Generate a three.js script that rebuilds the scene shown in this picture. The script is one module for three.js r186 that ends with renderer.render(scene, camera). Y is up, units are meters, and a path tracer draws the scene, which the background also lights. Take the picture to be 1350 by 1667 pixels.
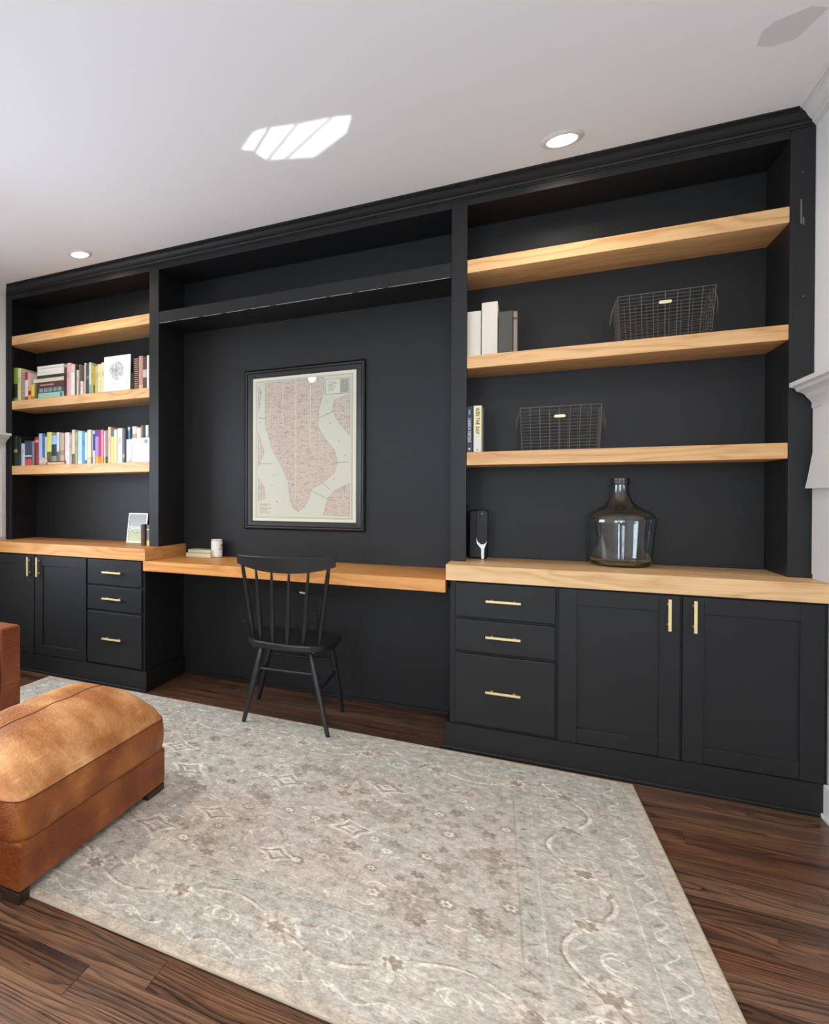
import * as THREE from 'three';
import { RoundedBoxGeometry } from 'three/addons/geometries/RoundedBoxGeometry.js';
import { mergeGeometries } from 'three/addons/utils/BufferGeometryUtils.js';
import { RectAreaLightUniformsLib } from 'three/addons/lights/RectAreaLightUniformsLib.js';

// ------------------------------------------------------------------ camera, sky, lights, exposure
const scene = new THREE.Scene();
RectAreaLightUniformsLib.init();
const camera = new THREE.PerspectiveCamera(2 * Math.atan(833.5 / 1071.43) * 180 / Math.PI, 1350 / 1667, 0.05, 60);
camera.position.set(0, 1.2508, 3.7862);
camera.rotation.order = 'YXZ';
camera.rotation.set(-0.0071, 0.5594, 0.0008);
camera.setViewOffset(1350, 1667, 475, 20.5, 1350, 1667);      // a lens shifted to the side, as in the cropped photograph
scene.add(camera);
scene.background = new THREE.Color(0.80, 0.90, 1.0);           // bright overcast sky outside the windows
scene.backgroundIntensity = 6;
const EXPOSURE = 0.88, DAY = 4.2, LAMP = 8;
function areaLight(name, w, h, pos, look, color, intensity) {
  const l = new THREE.RectAreaLight(color, intensity, w, h);
  l.name = name; l.position.set(...pos); l.lookAt(...look); scene.add(l);
  return l;
}
// daylight that falls in through the three windows (one light in each opening)
areaLight('window_daylight', 0.90, 1.65, [-1.45, 1.55, 5.74], [-1.45, 1.55, 0], new THREE.Color(0.84, 0.96, 1.10), DAY);
areaLight('window_daylight_001', 0.42, 1.65, [0.20, 1.55, 5.74], [0.20, 1.55, 0], new THREE.Color(0.84, 0.96, 1.10), DAY * 3.4);
areaLight('window_daylight_002', 1.50, 1.36, [-3.39, 1.38, 1.7], [0, -0.9, 1.7], new THREE.Color(0.84, 0.96, 1.10), DAY * 1.8);
// added spotlight standing for reflected sun; the added slit mask shapes its ceiling patch
const glint = new THREE.SpotLight(new THREE.Color(1, 0.98, 0.95), 520, 0, 0.05, 0.1, 2);
glint.name = 'added_glint_spot'; glint.position.set(-0.50, 0.50, 8.2); glint.target.position.set(-0.90, 2.829, 0.88);
glint.castShadow = true; glint.shadow.radius = 0.12; scene.add(glint, glint.target);

const renderer = new THREE.WebGLRenderer({ antialias: true });
renderer.toneMapping = THREE.LinearToneMapping;
renderer.toneMappingExposure = EXPOSURE;
renderer.shadowMap.enabled = true;

// ------------------------------------------------------------------ helpers
let seed = 12345;
const rnd = () => { seed = (seed + 0x6D2B79F5) | 0; let t = Math.imul(seed ^ (seed >>> 15), 1 | seed); t = (t + Math.imul(t ^ (t >>> 7), 61 | t)) ^ t; return ((t ^ (t >>> 14)) >>> 0) / 4294967296; };
const rr = (a, b) => a + (b - a) * rnd();
const used = {};
function numbered(name) { const n = used[name] = (used[name] ?? -1) + 1; return n ? name + '_' + String(n).padStart(3, '0') : name; }
function tag(o, label, category, group) { o.userData.label = label; o.userData.category = category; if (group) o.userData.group = group; return o; }
function thing(name, label, category, pos = [0, 0, 0], turn = 0, group) {
  const o = new THREE.Group(); o.name = numbered(name); o.position.set(...pos); o.rotation.y = turn; scene.add(o);
  return tag(o, label, category, group);
}
function part(name, geo, mat, parent, pos, rot) {
  const m = new THREE.Mesh(geo, mat); m.name = name; m.castShadow = m.receiveShadow = true;
  if (pos) m.position.set(...pos); if (rot) m.rotation.set(...rot);
  parent.add(m); return m;
}
function struct(name, geo, mat, parent, pos, rot) {
  const m = part(name, geo, mat, parent ?? scene, pos, rot); if (!parent) m.userData.kind = 'structure'; return m;
}
function structGroup(name) { const g = new THREE.Group(); g.name = name; g.userData.kind = 'structure'; scene.add(g); return g; }
// uv in metres from the face direction; grain runs along the given axis
function uvMetres(g, grain = 'x', ou = 0, ov = 0) {
  const p = g.attributes.position, n = g.attributes.normal, uv = new Float32Array(p.count * 2);
  for (let i = 0; i < p.count; i++) {
    const x = p.getX(i), y = p.getY(i), z = p.getZ(i), ax = Math.abs(n.getX(i)), ay = Math.abs(n.getY(i)), az = Math.abs(n.getZ(i));
    let u, v;
    if (grain === 'x') { if (ax > ay && ax > az) { u = z * 0.3; v = y; } else if (ay > az) { u = x; v = z; } else { u = x; v = y; } }
    else if (grain === 'y') { if (ay > ax && ay > az) { u = x; v = z; } else if (ax > az) { u = y; v = z; } else { u = y; v = x; } }
    else { if (az > ax && az > ay) { u = x; v = y; } else if (ay > ax) { u = z; v = x; } else { u = z; v = y; } }
    uv[i * 2] = u + ou; uv[i * 2 + 1] = v + ov;
  }
  g.setAttribute('uv', new THREE.BufferAttribute(uv, 2)); return g;
}
const boxes = {};
function rbox(w, h, d, r = 0.002, seg = 1, grain = 'x', ou = 0, ov = 0) {
  const k = [w, h, d, r, seg, grain, ou, ov].join();
  return boxes[k] ??= uvMetres(new RoundedBoxGeometry(w, h, d, seg, Math.min(r, w / 2.01, h / 2.01, d / 2.01)), grain, ou, ov);
}
// box given by its two corners
function span(x0, x1, y0, y1, z0, z1, r = 0.002, grain = 'x', seg = 1, ou = 0, ov = 0) {
  const g = rbox(x1 - x0, y1 - y0, z1 - z0, r, seg, grain, ou, ov).clone(); g.translate((x0 + x1) / 2, (y0 + y1) / 2, (z0 + z1) / 2); return g;
}
const merge = (list) => mergeGeometries(list.map((g) => { const q = g.index ? g.toNonIndexed() : g; for (const k of Object.keys(q.attributes)) if (!['position', 'normal', 'uv'].includes(k)) q.deleteAttribute(k); return q; }));
function extrudeX(pts, x0, x1, m0 = 0, m1 = 0) {      // profile (z, y) swept along x; m0, m1: mitre, x shift per z at each end
  const s = new THREE.Shape(pts.map(([z, y]) => new THREE.Vector2(z, y)));
  const g = new THREE.ExtrudeGeometry(s, { depth: 1, bevelEnabled: false }), p = g.attributes.position;
  for (let i = 0; i < p.count; i++) { const z = p.getX(i), y = p.getY(i), t = p.getZ(i); p.setXYZ(i, x0 + (x1 - x0) * t + (t < 0.5 ? m0 : m1) * z, y, z); }
  // the map (z,y,t)->(x=t,y,z) mirrors nothing when the order is turned
  const a = p.array; for (let i = 0; i < p.count; i += 3) for (let c = 0; c < 3; c++) { const q = a[(i + 1) * 3 + c]; a[(i + 1) * 3 + c] = a[(i + 2) * 3 + c]; a[(i + 2) * 3 + c] = q; }
  g.computeVertexNormals(); return uvMetres(g);
}
function tube(points, r, seg = 24, rad = 8, closed = false) { return new THREE.TubeGeometry(new THREE.CatmullRomCurve3(points.map((p) => new THREE.Vector3(...p)), closed), seg, r, rad, closed); }
// a turned stick between two points with radii along it [[t, r], ...]
function stick(a, b, prof, rad = 10) {
  const A = new THREE.Vector3(...a), B = new THREE.Vector3(...b), L = A.distanceTo(B);
  const pts = [new THREE.Vector2(0, 0), ...prof.map(([t, r]) => new THREE.Vector2(r, t * L)), new THREE.Vector2(0, L)];
  const g = new THREE.LatheGeometry(pts, rad);
  g.applyQuaternion(new THREE.Quaternion().setFromUnitVectors(new THREE.Vector3(0, 1, 0), B.clone().sub(A).normalize())); g.translate(...a); return g;
}
// ------------------------------------------------------------------ noise and computed textures
const perm = new Uint8Array(512); { const q = [...Array(256).keys()]; for (let i = 255; i > 0; i--) { const j = Math.floor(rnd() * (i + 1)); [q[i], q[j]] = [q[j], q[i]]; } for (let i = 0; i < 512; i++) perm[i] = q[i & 255]; }
const sm = (t) => t * t * (3 - 2 * t), hash = (x, y) => perm[(perm[x & 255] + y) & 255] / 255;
function vnoise(x, y, px = 256, py = 256) {           // value noise that repeats after px, py
  const xi = Math.floor(x), yi = Math.floor(y), fx = sm(x - xi), fy = sm(y - yi), w = (a, n) => ((a % n) + n) % n;
  const a = hash(w(xi, px), w(yi, py)), b = hash(w(xi + 1, px), w(yi, py)), c = hash(w(xi, px), w(yi + 1, py)), d = hash(w(xi + 1, px), w(yi + 1, py));
  return a + (b - a) * fx + (c - a) * fy + (a - b - c + d) * fx * fy;
}
function fbm(x, y, px, py, oct = 4) { let s = 0, a = 0.5, t = 0; for (let o = 0; o < oct; o++) { s += a * vnoise(x, y, px, py); t += a; x *= 2; y *= 2; px = Math.min(px * 2, 256); py = Math.min(py * 2, 256); a *= 0.5; } return s / t; }
function texture(w, h, f, srgb = true) {               // f(u, v) -> [r, g, b] 0..255
  const d = new Uint8Array(w * h * 4);
  for (let j = 0; j < h; j++) for (let i = 0; i < w; i++) { const c = f(i / w, j / h), k = (j * w + i) * 4; d[k] = Math.max(0, Math.min(255, c[0])); d[k + 1] = Math.max(0, Math.min(255, c[1])); d[k + 2] = Math.max(0, Math.min(255, c[2])); d[k + 3] = 255; }
  const t = new THREE.DataTexture(d, w, h, THREE.RGBAFormat); t.wrapS = t.wrapT = THREE.RepeatWrapping; t.magFilter = THREE.LinearFilter; t.minFilter = THREE.LinearMipmapLinearFilter; t.generateMipmaps = true;
  if (srgb) t.colorSpace = THREE.SRGBColorSpace; t.needsUpdate = true; return t;
}
const mix = (a, b, t) => a + (b - a) * t, mix3 = (a, b, t) => [mix(a[0], b[0], t), mix(a[1], b[1], t), mix(a[2], b[2], t)];
// wood: u along the grain (period 2 m), v across (period 0.6 m)
function woodField(u, v, rings) {
  const warp = fbm(u * 4, v * 6, 4, 6, 3) - 0.5, t = v * rings + warp * 4.2;
  const ring = Math.abs((t - Math.floor(t)) * 2 - 1), cath = Math.pow(1 - ring, 2.2);
  const fine = fbm(u * 8, v * 200, 8, 200, 2), pore = Math.pow(vnoise(u * 24, v * 250, 24, 250), 4);
  return { cath, fine, pore, tone: fbm(u * 2, v * 10, 2, 10, 3) };
}
function woodMap(light, dark, rings, porew) {
  return texture(1024, 768, (u, v) => { const f = woodField(u, v, rings); const t = 0.50 * f.cath * (0.5 + f.fine) + 0.32 * (f.fine - 0.35) + porew * f.pore + 0.7 * (f.tone - 0.5); return mix3(light, dark, Math.max(0, Math.min(1, t))); });
}
const inMetres = (t, w, h) => { t.repeat.set(1 / w, 1 / h); return t; };
function canvas(w, h, draw) {
  const c = document.createElement('canvas'); c.width = w; c.height = h; const x = c.getContext('2d'); draw(x, w, h);
  const t = new THREE.CanvasTexture(c); t.colorSpace = THREE.SRGBColorSpace; return t;
}
const mats = {};
function plain(color, rough = 0.6, extra = {}) { const k = color + rough + JSON.stringify(extra); return mats[k] ??= new THREE.MeshStandardMaterial({ color, roughness: rough, ...extra }); }
// ------------------------------------------------------------------ materials
const oakMap = inMetres(woodMap([234, 196, 145], [196, 142, 86], 9, 0.25), 2, 0.6);
const oak = (tint) => new THREE.MeshStandardMaterial({ map: oakMap, color: tint, roughness: 0.42 });
const oakShelf = oak(0xfbf2e6), oakTop = oak(0xffffff), oakLeft = oak(0xeed0ac), oakDesk = oak(0xf6d2a0);
const floorMap = inMetres(floorGrain(), 2, 0.6);
function floorGrain() {   // stained red oak: cathedral lines, dark open pores
  return texture(2048, 1024, (u, v) => {
    const w = fbm(u * 3, v * 5, 3, 5, 3) - 0.5, t = v * 26 + w * 9, r = t - Math.floor(t), line = Math.pow(r, 3), pore = Math.pow(vnoise(u * 40, v * 256, 40, 256), 3), fine = fbm(u * 12, v * 256, 12, 256, 2), tone = fbm(u * 3 + 5, v * 9, 3, 9, 2);
    const k = Math.max(0, Math.min(1, 0.78 * line * (0.4 + fine) + 0.5 * pore + 0.5 * (fine - 0.4) + 0.7 * (tone - 0.5) + 0.08)); return mix3([130, 96, 72], [42, 28, 21], k);
  });
}
const floorMats = [0xffffff, 0xeee2d8, 0xfff2ea, 0xd8cfc8, 0xf8e0d2].map((c) => new THREE.MeshPhysicalMaterial({ map: floorMap, color: c, roughness: 0.34 }));
const brush = texture(256, 256, (u, v) => { const f = 128 + 70 * (fbm(u * 6, v * 64, 6, 64, 3) - 0.5) + 40 * (fbm(u * 24, v * 24, 24, 24, 2) - 0.5); return [f, f, f]; }, false);
brush.repeat.set(2, 2);
const black = new THREE.MeshPhysicalMaterial({ specularIntensity: 0.72, color: new THREE.Color(0.0105, 0.0107, 0.0114), roughness: 0.46, bumpMap: brush, bumpScale: 0.0003 });
const chairBlack = new THREE.MeshStandardMaterial({ color: new THREE.Color(0.016, 0.0165, 0.0175), roughness: 0.32 });
const wallPaint = new THREE.MeshStandardMaterial({ color: new THREE.Color(0.77, 0.775, 0.785), roughness: 0.8, bumpMap: brush, bumpScale: 0.0002 });
const ceilingPaint = new THREE.MeshStandardMaterial({ color: new THREE.Color(0.87, 0.88, 0.90), roughness: 0.9 });
const trimWhite = new THREE.MeshStandardMaterial({ color: new THREE.Color(0.74, 0.74, 0.74), roughness: 0.4 });
const brass = new THREE.MeshStandardMaterial({ color: new THREE.Color(0.86, 0.68, 0.34), roughness: 0.42, metalness: 0.55 });
const steel = new THREE.MeshStandardMaterial({ color: new THREE.Color(0.75, 0.76, 0.78), roughness: 0.3, metalness: 0.9 });
const paper = plain('#e9e2d2', 0.9);

// ------------------------------------------------------------------ the setting
const XL = -3.426, XR = 0.9675, CE = 2.829, ZB = -0.385, ZF = 5.80;
struct('ceiling', span(XL - 0.2, XR + 0.2, CE, CE + 0.15, ZB - 0.2, ZF + 0.2, 0.001), ceilingPaint);
struct('wall_back', span(XL - 0.2, XR + 0.2, -0.2, CE, ZB - 0.15, ZB, 0.001), wallPaint);
struct('wall_right', span(XR, XR + 0.15, -0.2, CE, ZB, ZF, 0.001), wallPaint);
{ // left wall with a window opening
  const g = structGroup('wall_left'), x0 = XL - 0.15, x1 = XL;
  part('wall_panel', merge([span(x0, x1, -0.2, CE, ZB, 0.88, 0.001), span(x0, x1, -0.2, CE, 2.52, ZF, 0.001), span(x0, x1, -0.2, 0.62, 0.88, 2.52, 0.001), span(x0, x1, 2.14, CE, 0.88, 2.52, 0.001)]), wallPaint, g);
  const f = structGroup('wall_front'), z0 = ZF, z1 = ZF + 0.15;
  part('wall_panel', merge([span(XL - 0.15, -2.05, -0.2, CE, z0, z1, 0.001), span(-0.85, -0.10, -0.2, 0.93, z0, z1, 0.001), span(-0.85, -0.80, 0.93, 1.52, z0, z1, 0.001), span(-0.45, -0.10, 0.93, 1.52, z0, z1, 0.001), span(-0.85, -0.10, 1.52, CE, z0, z1, 0.001), span(0.50, XR + 0.15, -0.2, CE, z0, z1, 0.001),
    span(-2.05, -0.85, -0.2, 0.65, z0, z1, 0.001), span(-2.05, -0.85, 2.45, CE, z0, z1, 0.001), span(-0.10, 0.50, -0.2, 0.65, z0, z1, 0.001), span(-0.10, 0.50, 2.45, CE, z0, z1, 0.001)]), wallPaint, f);
}
const pane = new THREE.MeshPhysicalMaterial({ color: 0xffffff, transmission: 1, thickness: 0, roughness: 0, ior: 1.45 });
function windowUnit(n, cx, y0, y1, w, place) {
  const g = structGroup('window_' + n), f = [span(-w / 2, -w / 2 + 0.05, y0, y1, -0.03, 0.03), span(w / 2 - 0.05, w / 2, y0, y1, -0.03, 0.03), span(-w / 2, w / 2, y0, y0 + 0.05, -0.03, 0.03), span(-w / 2, w / 2, y1 - 0.05, y1, -0.03, 0.03), span(-w / 2, w / 2, (y0 + y1) / 2 - 0.025, (y0 + y1) / 2 + 0.025, -0.03, 0.03), span(-0.01, 0.01, y0, y1, -0.012, 0.012)];
  part('window_frame', merge(f), trimWhite, g);
  for (const k of [0, 1]) part('pane', rbox(w - 0.1, (y1 - y0) / 2 - 0.08, 0.003, 0.0005), pane, g, [0, y0 + (y1 - y0) * (0.25 + 0.5 * k), 0]);
  part('window_casing', merge([span(-w / 2 - 0.09, -w / 2, y0 - 0.02, y1 + 0.1, -0.10, -0.075), span(w / 2, w / 2 + 0.09, y0 - 0.02, y1 + 0.1, -0.10, -0.075), span(-w / 2 - 0.09, w / 2 + 0.09, y1, y1 + 0.1, -0.10, -0.075)]), trimWhite, g);
  part('window_sill', span(-w / 2 - 0.1, w / 2 + 0.1, y0 - 0.04, y0, -0.13, -0.05), trimWhite, g);
  place(g);
}
windowUnit(1, 0, 0.65, 2.45, 1.2, (g) => g.position.set(-1.45, 0, ZF + 0.075));
windowUnit(2, 0, 0.65, 2.45, 0.6, (g) => g.position.set(0.20, 0, ZF + 0.075));
windowUnit(3, 0, 0.62, 2.14, 1.64, (g) => { g.position.set(XL - 0.075, 0, 1.7); g.rotation.y = -Math.PI / 2; });
{ // unseen added opening and mask, slits cut to the shape of the ceiling sun patch
  const g = structGroup('window_4'), s = new THREE.Shape([[-0.80, 0.93], [-0.45, 0.93], [-0.45, 1.52], [-0.80, 1.52]].map((p) => new THREE.Vector2(...p)));
    for (const q of [
    [[-0.7081, 1.2455], [-0.676, 1.2579], [-0.6541, 1.257], [-0.6913, 1.2411]],
    [[-0.6914, 1.2393], [-0.6517, 1.2568], [-0.6174, 1.2532], [-0.682, 1.2298]],
    [[-0.6806, 1.2292], [-0.6158, 1.2531], [-0.5719, 1.2505], [-0.6572, 1.2263]],
    [[-0.6556, 1.226], [-0.5702, 1.2505], [-0.5478, 1.2471], [-0.5636, 1.2338], [-0.6182, 1.2206]]]) s.holes.push(new THREE.Path(q.map((p) => new THREE.Vector2(...p))));
  part('slit_mask', new THREE.ExtrudeGeometry(s, { depth: 0.003, bevelEnabled: false }), trimWhite, g, [0, 0, ZF + 0.0745]);
}
{ // floor: oak boards laid along the room, each a board of its own where the camera sees them
  const g = structGroup('floor'), W = 0.1255, z0 = 2.355 - 22 * W;
  part('subfloor', span(XL - 0.15, XR + 0.15, -0.2, -0.02, ZB - 0.1, ZF + 0.15, 0.001), plain('#3a2b22', 0.9), g);
  for (let k = 0; k < 31; k++) {
    let x = XL - 0.002 - (k === 22 ? 0 : rr(0, 0.9)); const za = z0 + k * W;
    const stops = k === 22 ? [-2.2, -0.998, 0.1] : k === 21 ? [-1.9, -0.83, 0.3] : k === 10 ? [-2.4, -0.6, 0.762] : null; let i = 0;
    while (x < XR) {
      let e = stops ? (stops[i++] ?? XR) : x + rr(0.75, 1.55); if (e > XR - 0.2) e = XR; const a = Math.max(x, XL - 0.002);
      if (e - a > 0.04) part(numbered('plank'), span(a + 0.0004, e - 0.0004, -0.02, -rnd() * 0.0004, za + 0.0005, za + W - 0.0005, 0.0012, 'x', 1, rr(0, 2), rr(0, 0.6)), floorMats[Math.floor(rnd() * floorMats.length)], g);
      x = e;
    }
  }
  part('floor_boards', span(XL - 0.002, XR, -0.02, -0.0003, z0 + 31 * W, ZF + 0.01, 0.0005), floorMats[1], g);
}
// crown moulding: profile (z, y) hung from the ceiling
const CP = [[0, 2.761], [0.006, 2.761], [0.006, 2.768], [0.013, 2.770], [0.016, 2.777], [0.016, 2.782], [0.024, 2.786], [0.033, 2.795], [0.040, 2.806], [0.046, 2.812], [0.054, 2.815], [0.054, 2.820], [0.0625, 2.820], [0.0625, CE - 0.0005], [0, CE - 0.0005]];
struct('trim_1', extrudeX(CP, XL + 0.0005, XR - 0.0005, 1, -1), black);
function sideCrown(name, side) {   // the white crown along a side wall, mitred into the black one
  const g = extrudeX(CP, 0.0008, ZF, 1, -1); g.applyMatrix4(new THREE.Matrix4().makeRotationY(side > 0 ? -Math.PI / 2 : Math.PI / 2));
  if (side > 0) struct(name, g, trimWhite, null, [XR - 0.0005, 0, 0]);
  else struct(name, g, trimWhite, null, [XL + 0.0005, 0, ZF]);
}
sideCrown('trim_2', 1); sideCrown('trim_3', -1);
struct('baseboard_right', merge([span(XR - 0.014, XR - 0.0003, 0.0003, 0.13, 0.186, ZF, 0.003), span(XR - 0.022, XR - 0.0143, 0.0003, 0.018, 0.186, ZF, 0.004)]), trimWhite);
struct('baseboard_left', span(XL + 0.0003, XL + 0.014, 0.0003, 0.13, 0.21, ZF, 0.003), trimWhite);
{ // slightly darker thin patch on the ceiling
  const s = new THREE.Shape(); [[0.654, 0.636], [0.70, 0.603], [0.76, 0.615], [0.777, 0.683], [0.80, 0.76], [0.75, 0.80], [0.668, 0.768], [0.648, 0.722]].forEach(([x, z], i) => (i ? s.lineTo(x, z) : s.moveTo(x, z)));
  const m = struct('ceiling_patch', new THREE.ExtrudeGeometry(s, { depth: 0.0008, bevelEnabled: false }), plain('#d8d8d8', 0.9), null, [0, CE - 0.0001, 0], [Math.PI / 2, 0, 0]);
}
// moulded white ledges on both side walls, tight to the bookcases
const LP = [[0, 1.605], [0.012, 1.605], [0.012, 1.628], [0.018, 1.640], [0.026, 1.650], [0.034, 1.664], [0.046, 1.672], [0.058, 1.678], [0.062, 1.690], [0.078, 1.694], [0.078, 1.712], [0, 1.712]];
for (const side of [1, -1]) {
  const t = thing('mantel', side > 0 ? 'white moulded mantel ledge with a flared apron on the right wall' : 'white moulded ledge over a flat pilaster, far left beside the bookcase', 'mantel', [side > 0 ? XR - 0.001 : XL + 0.001, 0, 0.022]);
  const g = extrudeX(LP, 0, 1.15); g.applyMatrix4(new THREE.Matrix4().makeRotationY(side > 0 ? -Math.PI / 2 : Math.PI / 2)); if (side < 0) g.translate(0, 0, 1.15);
  part('ledge', g, trimWhite, t);
  if (side > 0) {
    part('backing_board', span(-0.0085, -0.0005, 0.93, 1.605, 0, 1.15, 0.001), trimWhite, t);
    const P = [], q = (a, b, c, d) => P.push(...a, ...b, ...c, ...a, ...c, ...d);
    const y0 = 1.279, y1 = 1.604, B = [[-0.0095, y0, 0.002], [-0.030, y0, 0.002], [-0.030, y0, 1.14], [-0.0095, y0, 1.14]], M = [[-0.0095, 1.33, 0.010], [-0.024, 1.33, 0.012], [-0.024, 1.33, 1.13], [-0.0095, 1.33, 1.13]], T = [[-0.0095, y1, 0.13], [-0.016, y1, 0.13], [-0.016, y1, 1.02], [-0.0095, y1, 1.02]];
    for (const [U, V] of [[B, M], [M, T]]) for (let i = 0; i < 4; i++) { const j = (i + 1) % 4; q(U[i], V[i], V[j], U[j]); }
    q(B[0], B[1], B[2], B[3]); q(T[3], T[2], T[1], T[0]);
    const ag = new THREE.BufferGeometry(); ag.setAttribute('position', new THREE.Float32BufferAttribute(P, 3)); ag.computeVertexNormals(); uvMetres(ag);
    part('apron', ag, trimWhite, t);
  } else {
    part('pilaster', merge([span(0.0005, 0.014, 0.93, 1.604, 0, 0.16, 0.002), span(0.014, 0.0185, 0.93, 1.57, 0.03, 0.05, 0.002), span(0.014, 0.0185, 0.93, 1.57, 0.08, 0.10, 0.002), span(0.014, 0.018, 1.572, 1.604, 0, 0.16, 0.001)]), trimWhite, t);
  }
}
// ------------------------------------------------------------------ recessed lights; the four rear ones are added, unseen, as overhead fill
for (const [x, z, label] of [[0.095, 0.275, 'round recessed ceiling light above the right bookcase'], [-2.533, 0.275, 'round recessed ceiling light above the left bookcase'], [-2.533, 2.3, 'added unseen recessed ceiling light over the sofa'], [0.095, 2.3, 'added unseen recessed ceiling light over the right side of the rug'], [-2.533, 4.3, 'added unseen recessed ceiling light near the front windows, sofa side'], [0.095, 4.3, 'added unseen recessed ceiling light near the front windows, mantel side']]) {
  const t = thing('recessed_light', label, 'ceiling light', [x, CE, z], 0, 'recessed ceiling lights');
  part('trim_ring', new THREE.LatheGeometry([[0.058, -0.001], [0.058, -0.010], [0.066, -0.0095], [0.080, -0.004], [0.082, -0.0005]].map((p) => new THREE.Vector2(...p)), 40), trimWhite, t);
  part('lens', new THREE.LatheGeometry([[0.0001, -0.0085], [0.04, -0.0085], [0.0575, -0.006], [0.0575, -0.001], [0.0001, -0.001]].map((p) => new THREE.Vector2(...p)), 32), new THREE.MeshStandardMaterial({ color: 0xffffff, roughness: 0.5, emissive: new THREE.Color(1, 0.97, 0.9), emissiveIntensity: 5 }), t);
  const l = new THREE.SpotLight(new THREE.Color(1.0, 0.89, 0.75), z < 1 ? LAMP * 0.24 : LAMP, 0, 1.56, 1, 2); l.name = 'recessed_lamp'; l.position.set(x, CE - 0.02, z); l.target.position.set(x, 0, z); l.castShadow = true; l.shadow.radius = 2.5; scene.add(l, l.target);
}
// ------------------------------------------------------------------ the black built-in
const HY = 2.7262;                                   // underside of the header
function bookcase(label, xa, xb, xc, xd, pa, pb) {   // stiles xa..xb and xc..xd, inner faces of the side panels pa and pb
  const t = thing('bookcase', label, 'bookcase', [(xa + xd) / 2, 0.9102, 0]), o = -(xa + xd) / 2, Y = -0.9102, y0 = 0.9104;
  const P = (name, x0, x1, a, b, z0, z1, grain) => part(name, span(x0 + o, x1 + o, a + Y, b + Y, z0, z1, 0.0015, grain ?? 'y'), black, t);
  P('stile', xa, xb, y0, CE - 0.003, -0.02, 0); P('stile', xc, xd, y0, CE - 0.003, -0.02, 0);
  P('header', xb + 0.0003, xc - 0.0003, HY, CE - 0.003, -0.02, -0.0002, 'x');
  P('side_panel', xa, pa, y0, CE - 0.003, -0.372, -0.0203); P('side_panel', pb, xd, y0, CE - 0.003, -0.372, -0.0203);
  P('back_panel', pa + 0.0003, pb - 0.0003, y0, CE - 0.003, -0.345, -0.33);
  P('soffit', pa + 0.0003, pb - 0.0003, HY + 0.002, HY + 0.02, -0.3297, -0.0203, 'x');
  return t;
}
bookcase('black painted built-in bookcase at the left with rows of books', -3.425, -3.366, -2.1645, -2.0946, -3.40, -2.131);
const rightCase = bookcase('black painted built-in bookcase at the right with wire baskets', -0.3697, -0.2972, 0.8915, 0.9664, -0.335, 0.8935);
for (const [y, h, x, w] of [[2.42, 0.10, 0.905, 0.004], [2.38, 0.03, 0.912, 0.004], [2.07, 0.006, 0.913, 0.005], [2.58, 0.006, 0.909, 0.004]]) part('paint_scuff', rbox(w, h, 0.0006, 0.0002), plain('#77776f', 0.7), rightCase, [x + 0.02 - 0.29835, y - 0.9102, 0.0001]);
{ // the alcove between them
  const t = thing('desk_alcove', 'black panelled alcove with a deep bridge shelf above the desk', 'alcove', [-1.2322, 0, -0.36]), X = 1.2322, Zo = 0.36, x0 = -2.0943, x1 = -0.37;
  const P = (name, a, b, c, d, e, f) => part(name, span(a + X, b + X, c, d, e + Zo, f + Zo, 0.0015), black, t);
  P('back_panel', x0 - 0.03, x1 + 0.03, 0.0, CE - 0.003, -0.384, -0.3721);
  P('header', x0, x1, HY, CE - 0.003, -0.02, -0.0004);
  P('soffit', x0, x1, HY + 0.002, HY + 0.02, -0.3718, -0.0203);
  P('bridge_rail', x0, x1, 2.375, 2.45, -0.022, -0.0006);
  P('bridge_shelf', x0, x1, 2.378, 2.40, -0.3718, -0.0223);
  P('shoe_moulding', x0 + 0.04, x1 - 0.04, 0.0005, 0.017, -0.3718, -0.358);
  for (let k = 0; k < 11; k++) { const a = x0 + 0.005 + k * 0.157; part('edge_dash', span(a + X, a + X + 0.157 * rr(0.75, 0.99), 2.3738, 2.3750, -0.0030 + Zo, -0.0007 + Zo, 0.0003), trimWhite, t); }  // thin white dashes along the lower front edge of the rail
}
// floating oak shelves
const SH = [[2.3825, 2.4490, 'top'], [1.8965, 1.9605, 'second'], [1.4030, 1.4695, 'third']];
for (const [y0, y1, w] of SH) {
  for (const [x0, x1, side] of [[-3.3997, -2.1313, 'left'], [-0.3347, 0.8932, 'right']]) {
    const what = { top: 'empty top', second: side === 'left' ? 'second, carrying the upper row of books,' : 'second, carrying the binders,', third: side === 'left' ? 'third, carrying the lower row of books,' : 'third, carrying the two upright books,' }[w];
    const t = thing('floating_shelf', `thick pale oak floating shelf, ${what} in the ${side} bookcase`, 'shelf', [(x0 + x1) / 2, y0, -0.16], 0, 'oak floating shelves');
    const ou = rr(0, 2), ov = rr(0, 0.5), L = x1 - x0, in0 = side === 'left' ? 0.0343 : 0.0380, in1 = side === 'left' ? 0.0336 : 0.0022;
    part('board', span(-L / 2 + 0, L / 2, 0, y1 - y0, -0.1695, 0.1390, 0.002, 'x', 1, ou, ov), oakShelf, t);
    part('front_lip', span(-L / 2 + in0, L / 2 - in1, 0, y1 - y0, 0.1392, 0.1590, 0.002, 'x', 1, ou + 0.3, ov + 0.17), oakShelf, t);
  }
}
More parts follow.
